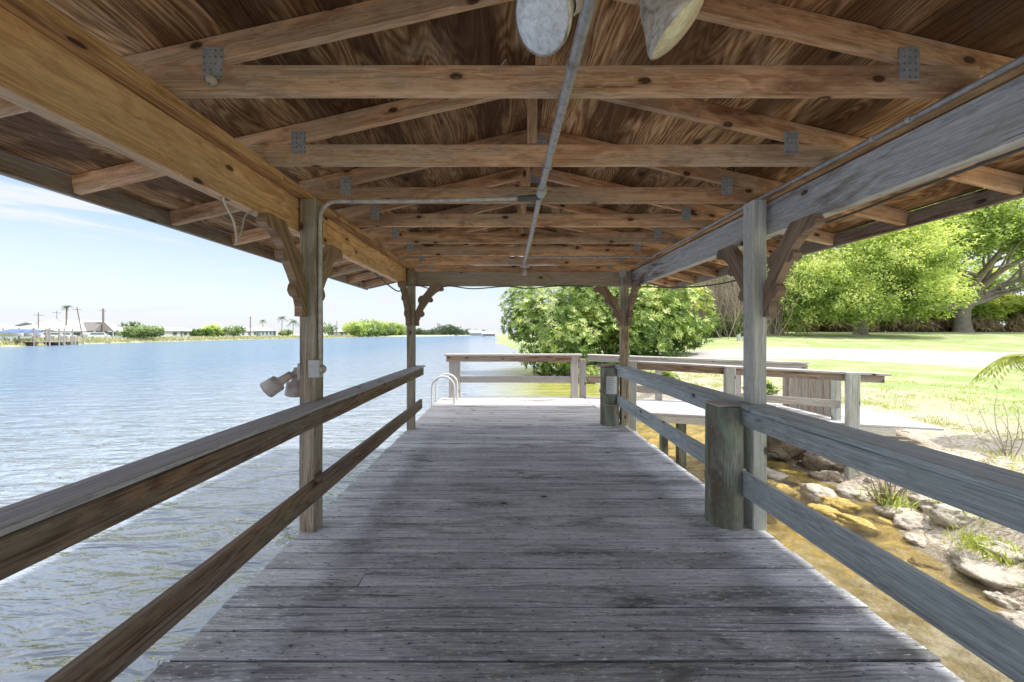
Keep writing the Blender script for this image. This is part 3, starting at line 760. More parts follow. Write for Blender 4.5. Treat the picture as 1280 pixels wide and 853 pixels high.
# side dock back railing
bk = thing('railing', 'bleached railing along the far edge of the side walkway', 'railing', (4, 7.2, 0))
U0 = Vector((1.80, 7.72, .94)); U1 = Vector((5.85, 6.80, .84))
mb = MB(); board(mb, U0, U1, .19, .035, (0, 0, 1), .005, 10, .006); mb.build('cap_rail', M['rail_far_pale'], bk)
mb = MB(); board(mb, U0+Vector((0, -.03, -.08)), U1+Vector((0, -.03, -.08)), .04, .11, seg=8, wob=.004); mb.build('top_rail', M['rail_far_pale'], bk)
mb = MB(); board(mb, U0+Vector((0, 0, -.53)), lerp3(U0, U1, .25)+Vector((0, 0, -.55)), .05, .14); mb.build('lower_rail', M['rail_far'], bk)
for t in (.36, .72, .97):
    p = lerp3(U0, U1, t); mb = MB(); board(mb, (p.x, p.y+.06, -.3), (p.x, p.y+.06, p.z-.02), .12, .09, (0, 1, 0)); mb.build('rail_post', M['rail_far_pale'], bk)
# gate
gt = thing('gate', 'weathered gate of seven upright grey boards standing open on the side walkway', 'gate', (5.35, 6.2, 0))
G0 = Vector((5.36, 6.75, 0)); G1 = Vector((5.42, 5.80, 0))
mb = MB(); n = 7
for i in range(n):
    p = G0.lerp(G1, (i+.5)/n); board(mb, (p.x, p.y, .02), (p.x, p.y, .67+.008*i+R.uniform(-.008, .008)), .128, .022, (1, .06, 0), .003, 4, .004)
mb.build('upright_boards', M['fence_brown'], gt)
mb = MB()
for z in (.15, .55): board(mb, (G0.x+.035, G0.y, z), (G1.x+.035, G1.y, z), .03, .09)
mb.build('gate_rail', M['rail_far'], gt)
mb = MB(); board(mb, (5.43, 5.73, -.02), (5.43, 5.73, .70), .09, .09, (0, 1, 0)); mb.build('gate_post', M['post_pale'], gt)

# ladder
ld = thing('swim_ladder', 'white tubular ladder with two arched handrails at the left corner of the end platform', 'ladder', (-1.3, 7.2, 0))
for k, yy in enumerate((6.95, 7.38)):
    pts = [(-1.04, yy, -.01), (-1.04, yy, .32)]
    for i in range(13):
        a = PI*i/12; pts.append((-1.265+.225*math.cos(a), yy, .33+.225*math.sin(a)))
    pts += [(-1.49, yy, .1), (-1.50, yy, -1.5)]
    mb = MB(); tube(mb, pts, .021, 12); mb.build('handrail', M['white'], ld)
for z in (-.15, -.42, -.7, -1.0):
    mb = MB(); tube(mb, [(-1.497, 6.95, z), (-1.497, 7.38, z)], .018, 10); mb.build('rung', M['white'], ld)

# ------------------------------------------------------------------ electrics
def clamps(parent, pts, r, mat):
    for p, d in pts:
        mb = MB(); tube(mb, [Vector(p)-Vector(d)*.008, Vector(p)+Vector(d)*.008], r*1.35, 12); mb.build('clamp', M[mat], parent)
cc = thing('conduit_pipe', 'long straight grey conduit running along the middle of the ceiling', 'conduit', (.25, 2.5, 2.39))
mb = MB(); pts = [(.245+.004*math.sin(y*2), y, 2.392+.004*math.sin(y*1.3)) for y in [(-1.5+.3*k) for k in range(23)]]
tube(mb, pts, .0215, 16); mb.build('pipe', M['galv'], cc)
clamps(cc, [((.245, yy, 2.392), (0, 1, 0)) for yy in (1.28, 2.05, 3.3, 4.4)], .020, 'galv')
mb = MB(); tube(mb, [(.245, 2.36, 2.392), (.245, 2.46, 2.392)], .034, 14); mb.build('coupling', M['box'], cc)
# branch conduit from the left post
cb_ = thing('conduit_pipe', 'thin pale conduit rising up the left post and bending across to the middle', 'conduit', (-1.30, 2.5, 1.2))
mb = MB(); pts = [(-1.338, 2.50, 1.22), (-1.338, 2.50, 2.22)]
for i in range(1, 9):
    a = PI/2*i/8; pts.append((-1.338+.12*(1-math.cos(a)), 2.50, 2.235+.12*math.sin(a)))
pts += [(-.6, 2.52, 2.365), (.1, 2.50, 2.375)]
tube(mb, pts, .0135, 12); mb.build('pipe', M['pvc'], cb_)
mb = MB(); tube(mb, [(.08, 2.50, 2.372), (.24, 2.50, 2.385)], .02, 12); clamps(cb_, [((-1.1, 2.503, 2.356), (1, 0, 0)), ((-.42, 2.515, 2.367), (1, 0, 0)), ((-1.338, 2.5, 1.9), (0, 0, 1))], .013, 'galv')
mb.build('coupling', M['cable'], cb_)
ob = thing('outlet_box', 'grey outdoor outlet box on the near left post just above the railing', 'electrical box', (-1.31, 2.47, 1.17))
mb = MB(); box(mb, (-1.375, 2.41, 1.10), (-1.295, 2.464, 1.22), .006); mb.build('housing', M['box'], ob)
mb = MB(); lathe(mb, [(0, .0), (0, .026), (.012, .030), (.02, .026), (.022, 0)], (-1.294, 2.437, 1.155), (1, -.12, 0), 18); mb.build('cover', M['reflector'], ob)
# right beam conduit
rc = thing('conduit_pipe', 'slim metal conduit fixed along the inner top of the right beam', 'conduit', (1.87, 2, 2.41))
mb = MB(); tube(mb, [(1.878, y, 2.402+.003*math.sin(y*3)) for y in [(-2+.35*k) for k in range(21)]], .0135, 12); mb.build('pipe', M['galv'], rc)
clamps(rc, [((1.878, yy, 2.402), (0, 1, 0)) for yy in (1.0, 1.62, 1.78, 3.2, 4.4)], .013, 'box')
jb = thing('junction_box', 'small grey junction box on the far right post at the end of the conduit', 'electrical box', (1.80, 5.2, 2.33))
mb = MB(); box(mb, (1.70, 5.18, 2.26), (1.79, 5.25, 2.37), .005); mb.build('housing', M['box'], jb)
mb = MB(); tube(mb, [(1.745, 5.25, 2.27), (1.745, 5.26, 2.05)], .011, 10); mb.build('drop_pipe', M['galv'], jb)

# ceiling floodlights
def parlamp(parent, base, d, mats, L=.125, r=.061):
    d = Vector(d).normalized()
    mb = MB(); lathe(mb, [(-.05, .0), (-.05, .022), (-.005, .026), (0, .024)], base, d, 18); mb.build('socket', M['flood'], parent)
    mb = MB(); lathe(mb, [(-.002, .018), (.02, .024), (.05, .042), (.08, .054), (L-.02, r), (L-.008, r*1.02), (L-.004, r*.97)], base, d, 30); mb.build('bulb_shell', mats[0], parent)
    mb = MB(); lathe(mb, [(L-.006, r*.97), (L+.001, r*.8), (L+.006, r*.5), (L+.009, .001)], base, d, 30); mb.build('lens', mats[1], parent)
f1 = thing('floodlight', 'ceiling floodlight with a dusty white lens just left of the long conduit', 'floodlight', (.19, .95, 2.38))
parlamp(f1, (.170, .955, 2.300), (-.56, -.50, -.66), (M['reflector'], M['floodglass']), .15, .080)
mb = MB(); tube(mb, [(.245, 1.0, 2.40), (.20, .98, 2.385), (.18, .965, 2.32)], .012, 10); mb.build('arm', M['galv'], f1)
f2 = thing('floodlight', 'ceiling floodlight with a yellowed lens just right of the long conduit', 'floodlight', (.33, .95, 2.38))
parlamp(f2, (.365, .935, 2.325), (.62, -.05, -.78), (M['reflector'], M['floodglass2']), .15, .080)
mb = MB(); tube(mb, [(.245, .97, 2.40), (.32, .96, 2.40), (.358, .94, 2.345)], .012, 10); mb.build('arm', M['galv'], f2)
# post floodlights (outside the left post)
pf = thing('twin_floodlight', 'twin pale bell shaped floodlights on the water side of the near left post', 'floodlight', (-1.49, 2.53, 1.1))
mb = MB(); box(mb, (-1.50, 2.49, 1.075), (-1.472, 2.58, 1.19), .006); tube(mb, [(-1.50, 2.53, 1.13), (-1.535, 2.52, 1.13)], .03, 14); mb.build('base_plate', M['flood'], pf)
def bell(parent, base, d, r=.062, L=.10):
    mb = MB(); lathe(mb, [(-.085, .0), (-.085, .027), (-.01, .031), (0, .034), (.012, r*.93), (L, r), (L, r*.95), (.03, r*.88), (.025, 0)], base, d, 26); mb.build('lamp_head', M['flood'], parent)
    mb = MB(); lathe(mb, [(L-.035, r*.90), (L-.03, r*.5), (L-.027, .001)], base, d, 22); mb.build('lens', M['floodglass'], parent)
bell(pf, (-1.60, 2.46, 1.065), (-.80, -.25, -.58))
bell(pf, (-1.555, 2.57, 1.05), (-.20, .12, -1))
mb = MB(); tube(mb, [(-1.52, 2.52, 1.13), (-1.555, 2.49, 1.105)], .016, 10); tube(mb, [(-1.52, 2.54, 1.12), (-1.545, 2.565, 1.10)], .016, 10); mb.build('knuckle', M['flood'], pf)

lc = thing('conduit_pipe', 'short thin conduit crossing the far ceiling from the middle pipe to the right beam', 'conduit', (1, 4.5, 2.40))
mb = MB(); tube(mb, [(.26, 4.52, 2.398), (.9, 4.52, 2.402), (1.875, 4.50, 2.40)], .011, 10); mb.build('pipe', M['galv'], lc)
ef = thing('socket_fixture', 'small pale lampholder at the far end of the middle conduit', 'lampholder', (.27, 5.1, 2.37))
mb = MB(); tube(mb, [(.25, 4.9, 2.392), (.265, 5.0, 2.385), (.27, 5.03, 2.33)], .022, 12); box(mb, (.20, 4.95, 2.36), (.33, 5.02, 2.42), .005); mb.build('bracket_body', M['flood'], ef)
mb = MB(); lathe(mb, [(0, .0), (0, .03), (.05, .034), (.09, .03), (.10, 0)], (.27, 5.03, 2.34), (-.1, -.2, -1), 16); mb.build('lamp_socket', M['flood'], ef)

# cords and cables
def cord(pts, r, mat, name, label, cat):
    mb = MB(); P = [Vector(p) for p in pts]; out = []
    for i in range(len(P)-1):
        a, b = P[max(i-1, 0)], P[i]; c, d = P[i+1], P[min(i+2, len(P)-1)]
        for k in range(6):
            t = k/6; out.append(.5*((2*b)+(c-a)*t+(2*a-5*b+4*c-d)*t*t+(3*b-a-3*c+d)*t**3))
    out.append(P[-1]); tube(mb, out, r, 7); return tag(mb.build(name, M[mat], origin=P[0]), label, cat)
cord([(-1.49, 1.83, 2.124), (-1.50, 1.86, 2.09), (-1.49, 1.90, 2.02), (-1.49, 1.92, 1.95), (-1.495, 1.93, 1.90)], .006, 'cord', 'hanging_cord', 'short frayed white cord dangling below the left beam, longer of two', 'cord')
cord([(-1.49, 2.05, 2.124), (-1.50, 2.0, 2.08), (-1.49, 1.96, 1.99), (-1.492, 1.935, 1.91)], .004, 'cord', 'hanging_cord', 'thin white cord joining the frayed one from the post side of the left beam', 'cord')
cord([(-1.55, 4.1, 2.12), (-1.50, 4.45, 2.02), (-1.45, 4.7, 1.98), (-1.42, 4.95, 2.09), (-1.33, 5.2, 2.13), (-1.1, 5.24, 2.08), (-.86, 5.24, 2.125), (-.5, 5.24, 2.085), (0, 5.24, 2.12), (.35, 5.24, 2.09), (.75, 5.24, 2.125), (1.3, 5.24, 2.12)], .009, 'cable', 'slack_cable', 'dark cable drooping in loops below the far cross beam', 'cable')
cord([(1.95, 5.2, 2.11), (2.2, 4.6, 2.02), (2.35, 4.1, 1.97), (2.45, 3.6, 1.98), (2.5, 3.2, 2.08), (2.3, 2.9, 2.13), (2.05, 2.6, 2.12)], .010, 'cable', 'slack_cable', 'dark cable sagging below the right eave between the two posts', 'cable')
cord([(2.05, 2.5, 2.12), (2.15, 2.2, 2.15), (2.05, 1.7, 2.13), (2.0, 1.2, 2.12)], .008, 'cable', 'slack_cable', 'dark cable stapled under the right beam near the front', 'cable')
cord([(.0, 1.455, 2.55), (-.022, 1.455, 2.52), (-.02, 1.452, 2.47)], .002, 'cord', 'thread', 'tiny white thread hanging on the nearest truss', 'thread')
# wasp nest on first nail plate
mb = MB(); lathe(mb, [(0, 0), (.004, .018), (.02, .023), (.035, .016), (.045, .004)], (-1.232, 1.462, 2.475), (.1, -.6, -1), 12)
tag(mb.build('wasp_nest', M['cord'], origin=(-1.232, 1.462, 2.475)), 'small pale mud nest on the nearest left nail plate', 'nest')

# ------------------------------------------------------------------ vegetation
def leaf(vs, fs, rn, p, d, up, L, W, tone, bend=0.15):
    side = d.cross(up)
    if side.length < 1e-4: side = Vector((1, 0, 0))
    side.normalize(); n = side.cross(d)
    b = len(vs)
    vs += [p, p+d*L*.5+side*W*.5+n*bend*L*.3, p+d*L, p+d*L*.5-side*W*.5+n*bend*L*.3]
    fs.append((b, b+1, b+2, b+3)); rn += [tone]*4
def rv(r=R):
    while True:
        v = Vector((r.uniform(-1, 1), r.uniform(-1, 1), r.uniform(-1, 1)))
        if .05 < v.length < 1: return v.normalized()
def crown(lobes, n, L, W, seed=1, shell=.55, rosette=0, droop=0., clump=1.0, dark_low=.3):
    """leaves through the volume of several lobes, gathered in clumps"""
    r = random.Random(seed); mb = MB(); vs = []; fs = []; rn = []
    vol = [a[3]*a[4]*a[5] for a in lobes]; vol = [v**.66 for v in vol]; tot = sum(vol)
    for li, lb in enumerate(lobes):
        cx, cy, cz, rx, ry, rz = lb; cnt = int(n*vol[li]/tot)
        per = rosette if rosette else 14
        for c in range(max(1, cnt//per)):
            u = rv(r); q = shell+(1-shell)*r.random()
            q *= 1 + .22*mnoise.noise(u*2.2+Vector((li*5, seed, 0)))
            pc = Vector((cx+u.x*rx*q, cy+u.y*ry*q, cz+u.z*rz*q))
            gap = mnoise.noise(pc*(.55/clump)+Vector((seed, 2, 1)))
            if gap < -.30: continue
            light = .42 + .30*u.z + .55*mnoise.noise(pc*(1.1/clump)) - dark_low*(1-q)*1.2  # light and shade put into leaf tone: paler on top, darker inside
            if rosette:
                ax = (u+Vector((0, 0, .5))+rv(r)*.35).normalized()
                a = ax.cross(Vector((.3, .5, .1))).normalized(); b = ax.cross(a)
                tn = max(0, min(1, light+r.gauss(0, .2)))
                for k in range(per):
                    an = k*2.4+r.random()*.5; el = .25+.5*r.random()
                    d = (a*math.cos(an)+b*math.sin(an)+ax*el-Vector((0, 0, .25))).normalized()
                    leaf(vs, fs, rn, pc+rv(r)*L*.1, d, ax, L*r.uniform(.75, 1.2), W*r.uniform(.8, 1.2), max(0, min(1, tn+r.gauss(0, .08))))
            else:
                cs = clump*r.uniform(.22, .5)
                for k in range(per):
                    p = pc+rv(r)*cs*r.random()
                    d = (rv(r)+u*.4-Vector((0, 0, droop))).normalized()
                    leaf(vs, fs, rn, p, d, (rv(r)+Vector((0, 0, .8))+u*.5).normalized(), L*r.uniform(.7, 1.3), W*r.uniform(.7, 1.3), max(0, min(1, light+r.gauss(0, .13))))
    mb.add(vs, fs, None, rn); return mb
def limb(mb, p, q, r0, r1, sag=.1, seed=0, n=8, sides=9):
    r = random.Random(seed); p = Vector(p); q = Vector(q); L = (q-p).length; pts = []; rad = []
    o1 = rv(r)*L*.10
    for i in range(n+1):
        t = i/n; w = math.sin(t*PI)
        pts.append(p.lerp(q, t)+Vector((0, 0, sag*L*w))+o1*w+rv(r)*L*.012*w); rad.append(r0+(r1-r0)*t**.8)
    tube(mb, pts, rad, sides, rough=.12); return pts
def G(x, y): return height(x, y)
def tree(name, label, x, y, th, tr, lobes, n, L, W, mat, seed, group=None, cat='tree', bark='bark', **kw):
    z = G(x, y); t = thing(name, label, cat, (x, y, z), group)
    mb = MB(); limb(mb, (x, y, z-.3), (x+kw.pop('lean', 0), y, z+th), tr*1.25, tr*.85, 0, seed)
    for i, lb in enumerate(lobes):
        c = Vector(lb[:3]); limb(mb, (x, y, z+th*.9), c, tr*.55, tr*.12, .08, seed+i+1)
        for k in range(3):
            u = rv(random.Random(seed*7+i*3+k)); limb(mb, c, c+Vector((u.x*lb[3], u.y*lb[4], abs(u.z)*lb[5]))*.75, tr*.13, tr*.03, .05, seed+i*3+k, 5, 6)
    mb.build('trunk', M[bark], t)
    crown(lobes, n, L, W, seed, **kw).build('crown', M[mat], t)
    return t
# big broad-leaved bush on the bank ahead
bx_, by_ = 6.2, 20.5
lob = [(2.6, 19.6, 1.6, 2.6, 2.4, 2.7), (5.4, 20, 3.2, 3.2, 3, 3.0), (8.6, 20.6, 3.0, 2.9, 2.8, 2.9), (4.3, 18.6, .9, 2.8, 2.0, 1.9), (7.4, 19, 1.8, 2.8, 2.2, 2.0), (6.4, 21, 5.0, 3.6, 3, 2.2), (1.1, 20.2, 2.6, 1.4, 1.6, 2.4), (10.4, 20.2, 2.4, 1.6, 1.8, 1.9)]
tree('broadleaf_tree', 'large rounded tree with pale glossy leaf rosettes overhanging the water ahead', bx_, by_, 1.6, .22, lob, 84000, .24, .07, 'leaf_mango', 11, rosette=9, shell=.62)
# bare brush behind
t = thing('bare_shrub', 'greyish bare twiggy shrub behind the broadleaf tree and the right post', 'shrub', (17.5, 29, G(17.5, 29)))
mb = MB(); r = random.Random(5)
for k in range(420):
    x = 17.5+r.gauss(0, 2.2); y = 29+r.gauss(0, 1); z = G(x, y)
    q = Vector((x+r.gauss(0, 1.2), y+r.gauss(0, .8), z+r.uniform(2.0, 5.6)))
    limb(mb, (x, y, z), q, .035, .008, .1, k, 4, 4)
    for j in range(2): limb(mb, Vector((x, y, z)).lerp(q, .6), q+rv(r)*1.1, .015, .005, .1, k+j, 3, 3)
mb.build('twigs', M['twig'], t)
crown([(17.0, 28.6, 2.0, 3.2, 1.2, 1.4), (18.4, 30, 4.4, 2.8, 1.5, 2.6)], 2600, .16, .08, 4).build('sparse_leaves', M['leaf_brown'], t)
t = thing('understory_shrub', 'dark green low shrub at the foot of the bare twiggy one', 'shrub', (16, 27.5, G(16, 27.5)))
crown([(15.2, 27.4, 1.7, 2.2, 1, 1.1), (18.4, 27.8, 1.9, 2.2, 1, 1.2)], 6000, .18, .08, 9).build('foliage', M['leaf_dark'], t)
mb = MB(); limb(mb, (16, 27.5, G(16, 27.5)-.1), (15.5, 27.5, 2), .06, .02, .1, 3); limb(mb, (16.2, 27.5, G(16, 27.5)-.1), (18, 27.8, 2.2), .06, .02, .1, 4); mb.build('stem', M['bark'], t)

# the oak
ox, oy = 45.2, 34.5; oz = G(ox, oy)
ok = thing('oak_tree', 'spreading oak with a thick pale trunk and low limbs at the lawn edge', 'tree', (ox, oy, oz))
mb = MB(); tube(mb, [(ox, oy, oz-.4), (ox, oy, oz+.2), (ox-.05, oy, oz+1.0), (ox, oy, oz+2.2), (ox+.1, oy, oz+3.0)], [.95, .68, .55, .54, .72], 14, rough=.25)
ends = [(-6.5, -1, 3.6), (-3.4, -1, 7), (-.5, 0, 9), (4, -1, 8.0), (8.5, -1, 5.6), (7.5, 1, 3.3), (-5.5, 2, 6.2), (2, -4, 6), (-2, -4, 5.4)]
for i, e in enumerate(ends):
    q = Vector((ox+e[0], oy+e[1], oz+1.4+e[2])); pp = limb(mb, (ox+.2*(1 if e[0] > 0 else -1), oy, oz+2.6), q, .42, .12, -.08 if e[2] < 5 else .03, 60+i, 9, 10)
    for j in range(4):
        u = rv(random.Random(i*9+j)); u.z = abs(u.z); limb(mb, pp[3+j], pp[3+j]+u*3, .14, .03, .08, 99+i+j, 5, 6)
mb.build('trunk', M['bark'], ok)
lobo = [(ox-7, oy-1, oz+8.6, 4.6, 4, 2.6), (ox-3, oy-1.5, oz+10, 5, 4.5, 3.3), (ox+3, oy-1, oz+10.8, 5.5, 4.5, 3.4), (ox+9, oy-1, oz+9.6, 5.5, 4.5, 3.4), (ox+13, oy, oz+7.6, 4, 4, 2.6),
        (ox-9.5, oy, oz+6.4, 3.2, 3, 1.5), (ox, oy-3, oz+9.4, 4, 3, 1.6), (ox+5.5, oy-3, oz+9.0, 4, 3, 1.7), (ox-4.5, oy-3, oz+8.4, 3.5, 2.5, 1.3), (ox, oy, oz+13, 6, 5, 2.6)]
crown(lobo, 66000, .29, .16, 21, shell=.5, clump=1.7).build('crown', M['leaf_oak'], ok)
# lime tree in front of the oak
lob = [(25.5, 28.5, 5.4, 3.4, 3, 3.0), (29.5, 28, 6.6, 4.2, 3.4, 3.6), (32.6, 28.4, 7.4, 3.6, 3.4, 3.0), (27, 27, 3.7, 2.6, 2, 1.6), (31, 26.8, 4.4, 3.6, 2.2, 1.9), (33.6, 27.4, 5.0, 2.4, 2.2, 1.5), (31, 29, 10, 5.5, 4, 2.8), (23.4, 28.6, 3.8, 1.9, 2, 2.3)]
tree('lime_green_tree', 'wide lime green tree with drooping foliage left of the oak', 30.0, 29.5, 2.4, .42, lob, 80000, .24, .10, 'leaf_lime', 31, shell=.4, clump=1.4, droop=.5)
# brown trunked tree at the left of the lawn edge
lob = [(22.6, 31, 6.0, 2.4, 2, 2.2), (24.6, 31.5, 8.4, 3.2, 2.5, 2.6), (20.4, 32, 8.0, 2.6, 2.5, 2.6)]
tree('leaning_tree', 'thick brown trunked tree at the left end of the lawn, behind the near right post', 23.6, 30.5, 3.0, .5, lob, 12000, .30, .14, 'leaf_far', 41, shell=.5, clump=1.4)
# background belt of trees
rb = random.Random(3)
for i, (x, y, h) in enumerate([(22, 44, 9), (30, 42, 10), (38, 46, 12), (47, 47, 12), (56, 45, 12), (66, 42, 12), (12, 42, 6.5), (16, 50, 8)]):
    z = G(x, y); lob = [(x+rb.uniform(-2, 2), y+rb.uniform(-1, 1), z+h*.35, 4.5, 3, h*.36), (x+rb.uniform(-2, 2), y, z+h*.62, 5, 3.5, h*.34), (x+3, y, z+h*.5, 4, 3, h*.3)]
    tree('background_tree', ['olive tree of the wooded belt rising behind the lawn hedge', 'tall tree of the wooded belt behind the lime green tree'][i % 2] if 0 else 'full green tree of the wooded belt behind the lawn', x, y, h*.3, .3, lob, 9000, .45, .26, 'leaf_far' if i % 2 else 'leaf_oak', 50+i, group='trees of the wooded belt behind the lawn', shell=.45, clump=2.0)
# hedge of philodendrons
for i in range(9):
    x = 27.5+i*3.5; y = 37.2 - .1*i; z = G(x, y)
    t = thing('understory_plant', 'yellow green plant with a skirt of dead brown leaves behind the lawn', 'plant', (x, y, z), 'hedge plants behind the lawn')
    crown([(x, y, z+2.5, 2.2, 1.5, 1.3), (x+1, y-.3, z+2.0, 1.6, 1.2, 1.1)], 2600, .75, .20, 70+i, rosette=8, shell=.5).build('leaves', M['leaf_phil'] if i > 3 else M['leaf_lime'], t)
    crown([(x, y-.5, z+.9, 2.3, 1.1, 1.0)], 2600, .6, .12, 90+i, shell=.4, droop=1.2).build('dead_leaves', M['leaf_brown'], t)
# little marker on lawn
mk = thing('utility_marker', 'small pale utility marker standing on the lawn beyond the driveway', 'marker', (16.3, 24.4, G(16.3, 24.4)))
mb = MB(); z = G(16.3, 24.4); box(mb, (16.2, 24.35, z-.1), (16.42, 24.5, z+.45), .01); mb.build('body', M['box'], mk)
mb = MB(); box(mb, (16.55, 24.35, z-.1), (16.68, 24.47, z+.3), .01); mb.build('cap', M['white'], mk)

# drooping palm-like plant at the right
pxx, pyy = 7.75, 5.1; pz = G(pxx, pyy)
pp = thing('pygmy_palm', 'small yellow green palm with drooping fronds at the right edge of the bank', 'palm', (pxx, pyy, pz))
mb = MB(); tube(mb, [(pxx, pyy, pz-.1), (pxx+.03, pyy, pz+.5), (pxx-.02, pyy, 1.02)], [.05, .04, .03], 8, rough=.2); mb.build('stem', M['twig'], pp)
mb = MB(); vs = []; fs = []; rn = []; r = random.Random(8)
for k in range(34):
    a = k*2.4; L = r.uniform(.32, .58); base = Vector((pxx, pyy, 1.0)); prev = base
    for j in range(1, 15):
        t = j/14; p = base+Vector((math.cos(a)*L*t, math.sin(a)*L*t, .45*t-1.05*t*t*L*1.3))
        dd = (p-prev).normalized()
        for s in (-1, 1):
            sd_ = dd.cross(Vector((0, 0, 1))).normalized()*s
            leaf(vs, fs, rn, p, (sd_*.7+dd*.7-Vector((0, 0, .35))).normalized(), Vector((0, 0, 1)), .22*(1-.5*t), .026, max(0, min(1, r.gauss(.62, .2))))
        prev = p
mb.add(vs, fs, None, rn); mb.build('fronds', M['leaf_palm'], pp)
# dead sapling
sp_ = thing('dry_sapling', 'thin leafless sapling standing on the bare bank by the small palm', 'sapling', (6.75, 4.75, G(6.75, 4.75)))
mb = MB(); z = G(6.75, 4.75)
for k in range(9):
    limb(mb, (6.75+.02*k, 4.75, z-.05), (6.75+R.uniform(-.25, .35), 4.75+R.uniform(-.2, .2), z+R.uniform(.35, .85)), .006, .002, .03, 300+k, 5, 5)
mb.build('stems', M['twig'], sp_)

# ------------------------------------------------------------------ rocks and small plants of the bank
def rock(x, y, r, sz, mat, label, seed, z=None, grp=None, flat=.6):
    mb = MB(); n, m = 34, 20; vs = []
    zz = G(x, y) if z is None else z
    rr = random.Random(seed); ang = rr.random()*6
    for j in range(m+1):
        ph = -PI/2+PI*j/m
        for i in range(n):
            th = 2*PI*i/n; u = Vector((math.cos(ph)*math.cos(th), math.cos(ph)*math.sin(th), math.sin(ph)))
            d = 1+.40*mnoise.noise(u*1.4+Vector((seed*3.1, 0, 0)))-.30*abs(mnoise.noise(u*2.6+Vector((seed, 5, 0))))+.10*mnoise.noise(u*6+Vector((seed, 5, 9)))+.05*mnoise.noise(u*15+Vector((seed, 2, 9)))
            p = Vector((u.x*r*sz, u.y*r, u.z*r*flat))*d
            p = Vector((p.x*math.cos(ang)-p.y*math.sin(ang), p.x*math.sin(ang)+p.y*math.cos(ang), p.z))
            vs.append(p+Vector((x, y, zz+r*flat*.25)))
    fs = [(j*n+i, j*n+(i+1) % n, (j+1)*n+(i+1) % n, (j+1)*n+i) for j in range(m) for i in range(n)]
    mb.add(vs, fs, None, None, 0, True)
    return tag(mb.build('rock', M[mat], origin=(x, y, zz)), label, 'rock', grp)
def tuft(x, y, z, r, n, L, mat, seed, mbv, W=.012):
    rr = random.Random(seed); vs, fs, rn = mbv
    for k in range(n):
        p = Vector((x+rr.gauss(0, r), y+rr.gauss(0, r), z)); d = (Vector((rr.gauss(0, .5), rr.gauss(0, .5), 1))).normalized()
        leaf(vs, fs, rn, p, d, rv(rr), L*rr.uniform(.5, 1.2), W, max(0, min(1, rr.gauss(.5, .22))), .4)
# big named rocks
rock(4.60, 3.28, .26, 1.6, 'rock', 'large pale rock with grass on top at the lower right water edge', 1, WZ+.02, flat=.5)
rock(5.15, 3.95, .20, 1.3, 'rock', 'pale rounded rock on the bank behind the grass topped one', 2, WZ+.16)
rock(5.5, 3.7, .17, 1.2, 'rock', 'pale angular rock higher up the bank near the grass topped one', 3)
rock(4.55, 5.05, .20, 1.6, 'rock', 'whitish flat rock lying in the shallows by the twiggy clump', 4, WZ-.05, flat=.45)
rock(3.55, 5.75, .24, 1.5, 'rock_amber', 'amber rounded rock breaking the surface left of the dock post', 5, WZ-.04, flat=.5)
rock(3.72, 5.1, .24, 1.6, 'rock_amber', 'long amber rock just under the surface', 6, WZ-.10, flat=.45)
rock(4.35, 5.75, .18, 1.4, 'rock', 'pale yellowish rock between the dock post and the dark rocks', 7, WZ-.06, flat=.5)
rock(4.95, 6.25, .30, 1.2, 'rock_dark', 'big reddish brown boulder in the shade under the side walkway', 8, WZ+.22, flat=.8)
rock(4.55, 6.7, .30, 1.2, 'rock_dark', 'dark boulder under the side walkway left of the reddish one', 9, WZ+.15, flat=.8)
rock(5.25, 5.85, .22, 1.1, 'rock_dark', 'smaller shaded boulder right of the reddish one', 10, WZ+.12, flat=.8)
rg = random.Random(12)
for k in range(36):
    y = rg.uniform(1.8, 7.2); x = lerp_tab(SR, y)+rg.gauss(.02, .22)
    under = y > 5.3
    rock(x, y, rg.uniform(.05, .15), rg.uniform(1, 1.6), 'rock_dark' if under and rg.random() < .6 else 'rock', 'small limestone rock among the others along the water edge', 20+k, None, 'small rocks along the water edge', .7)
for k in range(22):
    y = rg.uniform(3.4, 7); x = lerp_tab(SR, y)-abs(rg.gauss(.5, .6))-.15
    rock(x, y, rg.uniform(.08, .2), rg.uniform(1, 1.8), 'rock_amber', 'amber algae coated stone in the shallow water', 100+k, WZ-rg.uniform(.03, .15), 'amber stones in the shallows', .5)
# twiggy clump
tc = thing('twiggy_clump', 'tangled clump of dead twigs and green shoots at the water edge', 'plant', (4.93, 4.5, WZ))
mb = MB(); rr = random.Random(2)
for k in range(46):
    a = rr.random()*6.28; q = Vector((4.93+math.cos(a)*rr.uniform(.08, .34), 4.5+math.sin(a)*rr.uniform(.08, .3), WZ+rr.uniform(.12, .48)))
    limb(mb, (4.93+rr.gauss(0, .06), 4.5+rr.gauss(0, .05), WZ-.02), q, .009, .003, .25, k, 5, 5)
mb.build('twigs', M['twig'], tc)
vs, fs, rn = [], [], []; tuft(4.93, 4.47, WZ+.04, .07, 130, .26, None, 5, (vs, fs, rn), .02)
mb = MB(); mb.add(vs, fs, None, rn); mb.build('shoots', M['leaf_lime'], tc)
vs, fs, rn = [], [], []; tuft(4.72, 3.36, WZ+.15, .11, 600, .15, None, 6, (vs, fs, rn), .014)
mb = MB(); mb.add(vs, fs, None, rn); tag(mb.build('grass_tuft', M['leaf_grass'], origin=(4.72, 3.36, WZ)), 'bright green grass tuft growing on the large pale rock', 'grass')
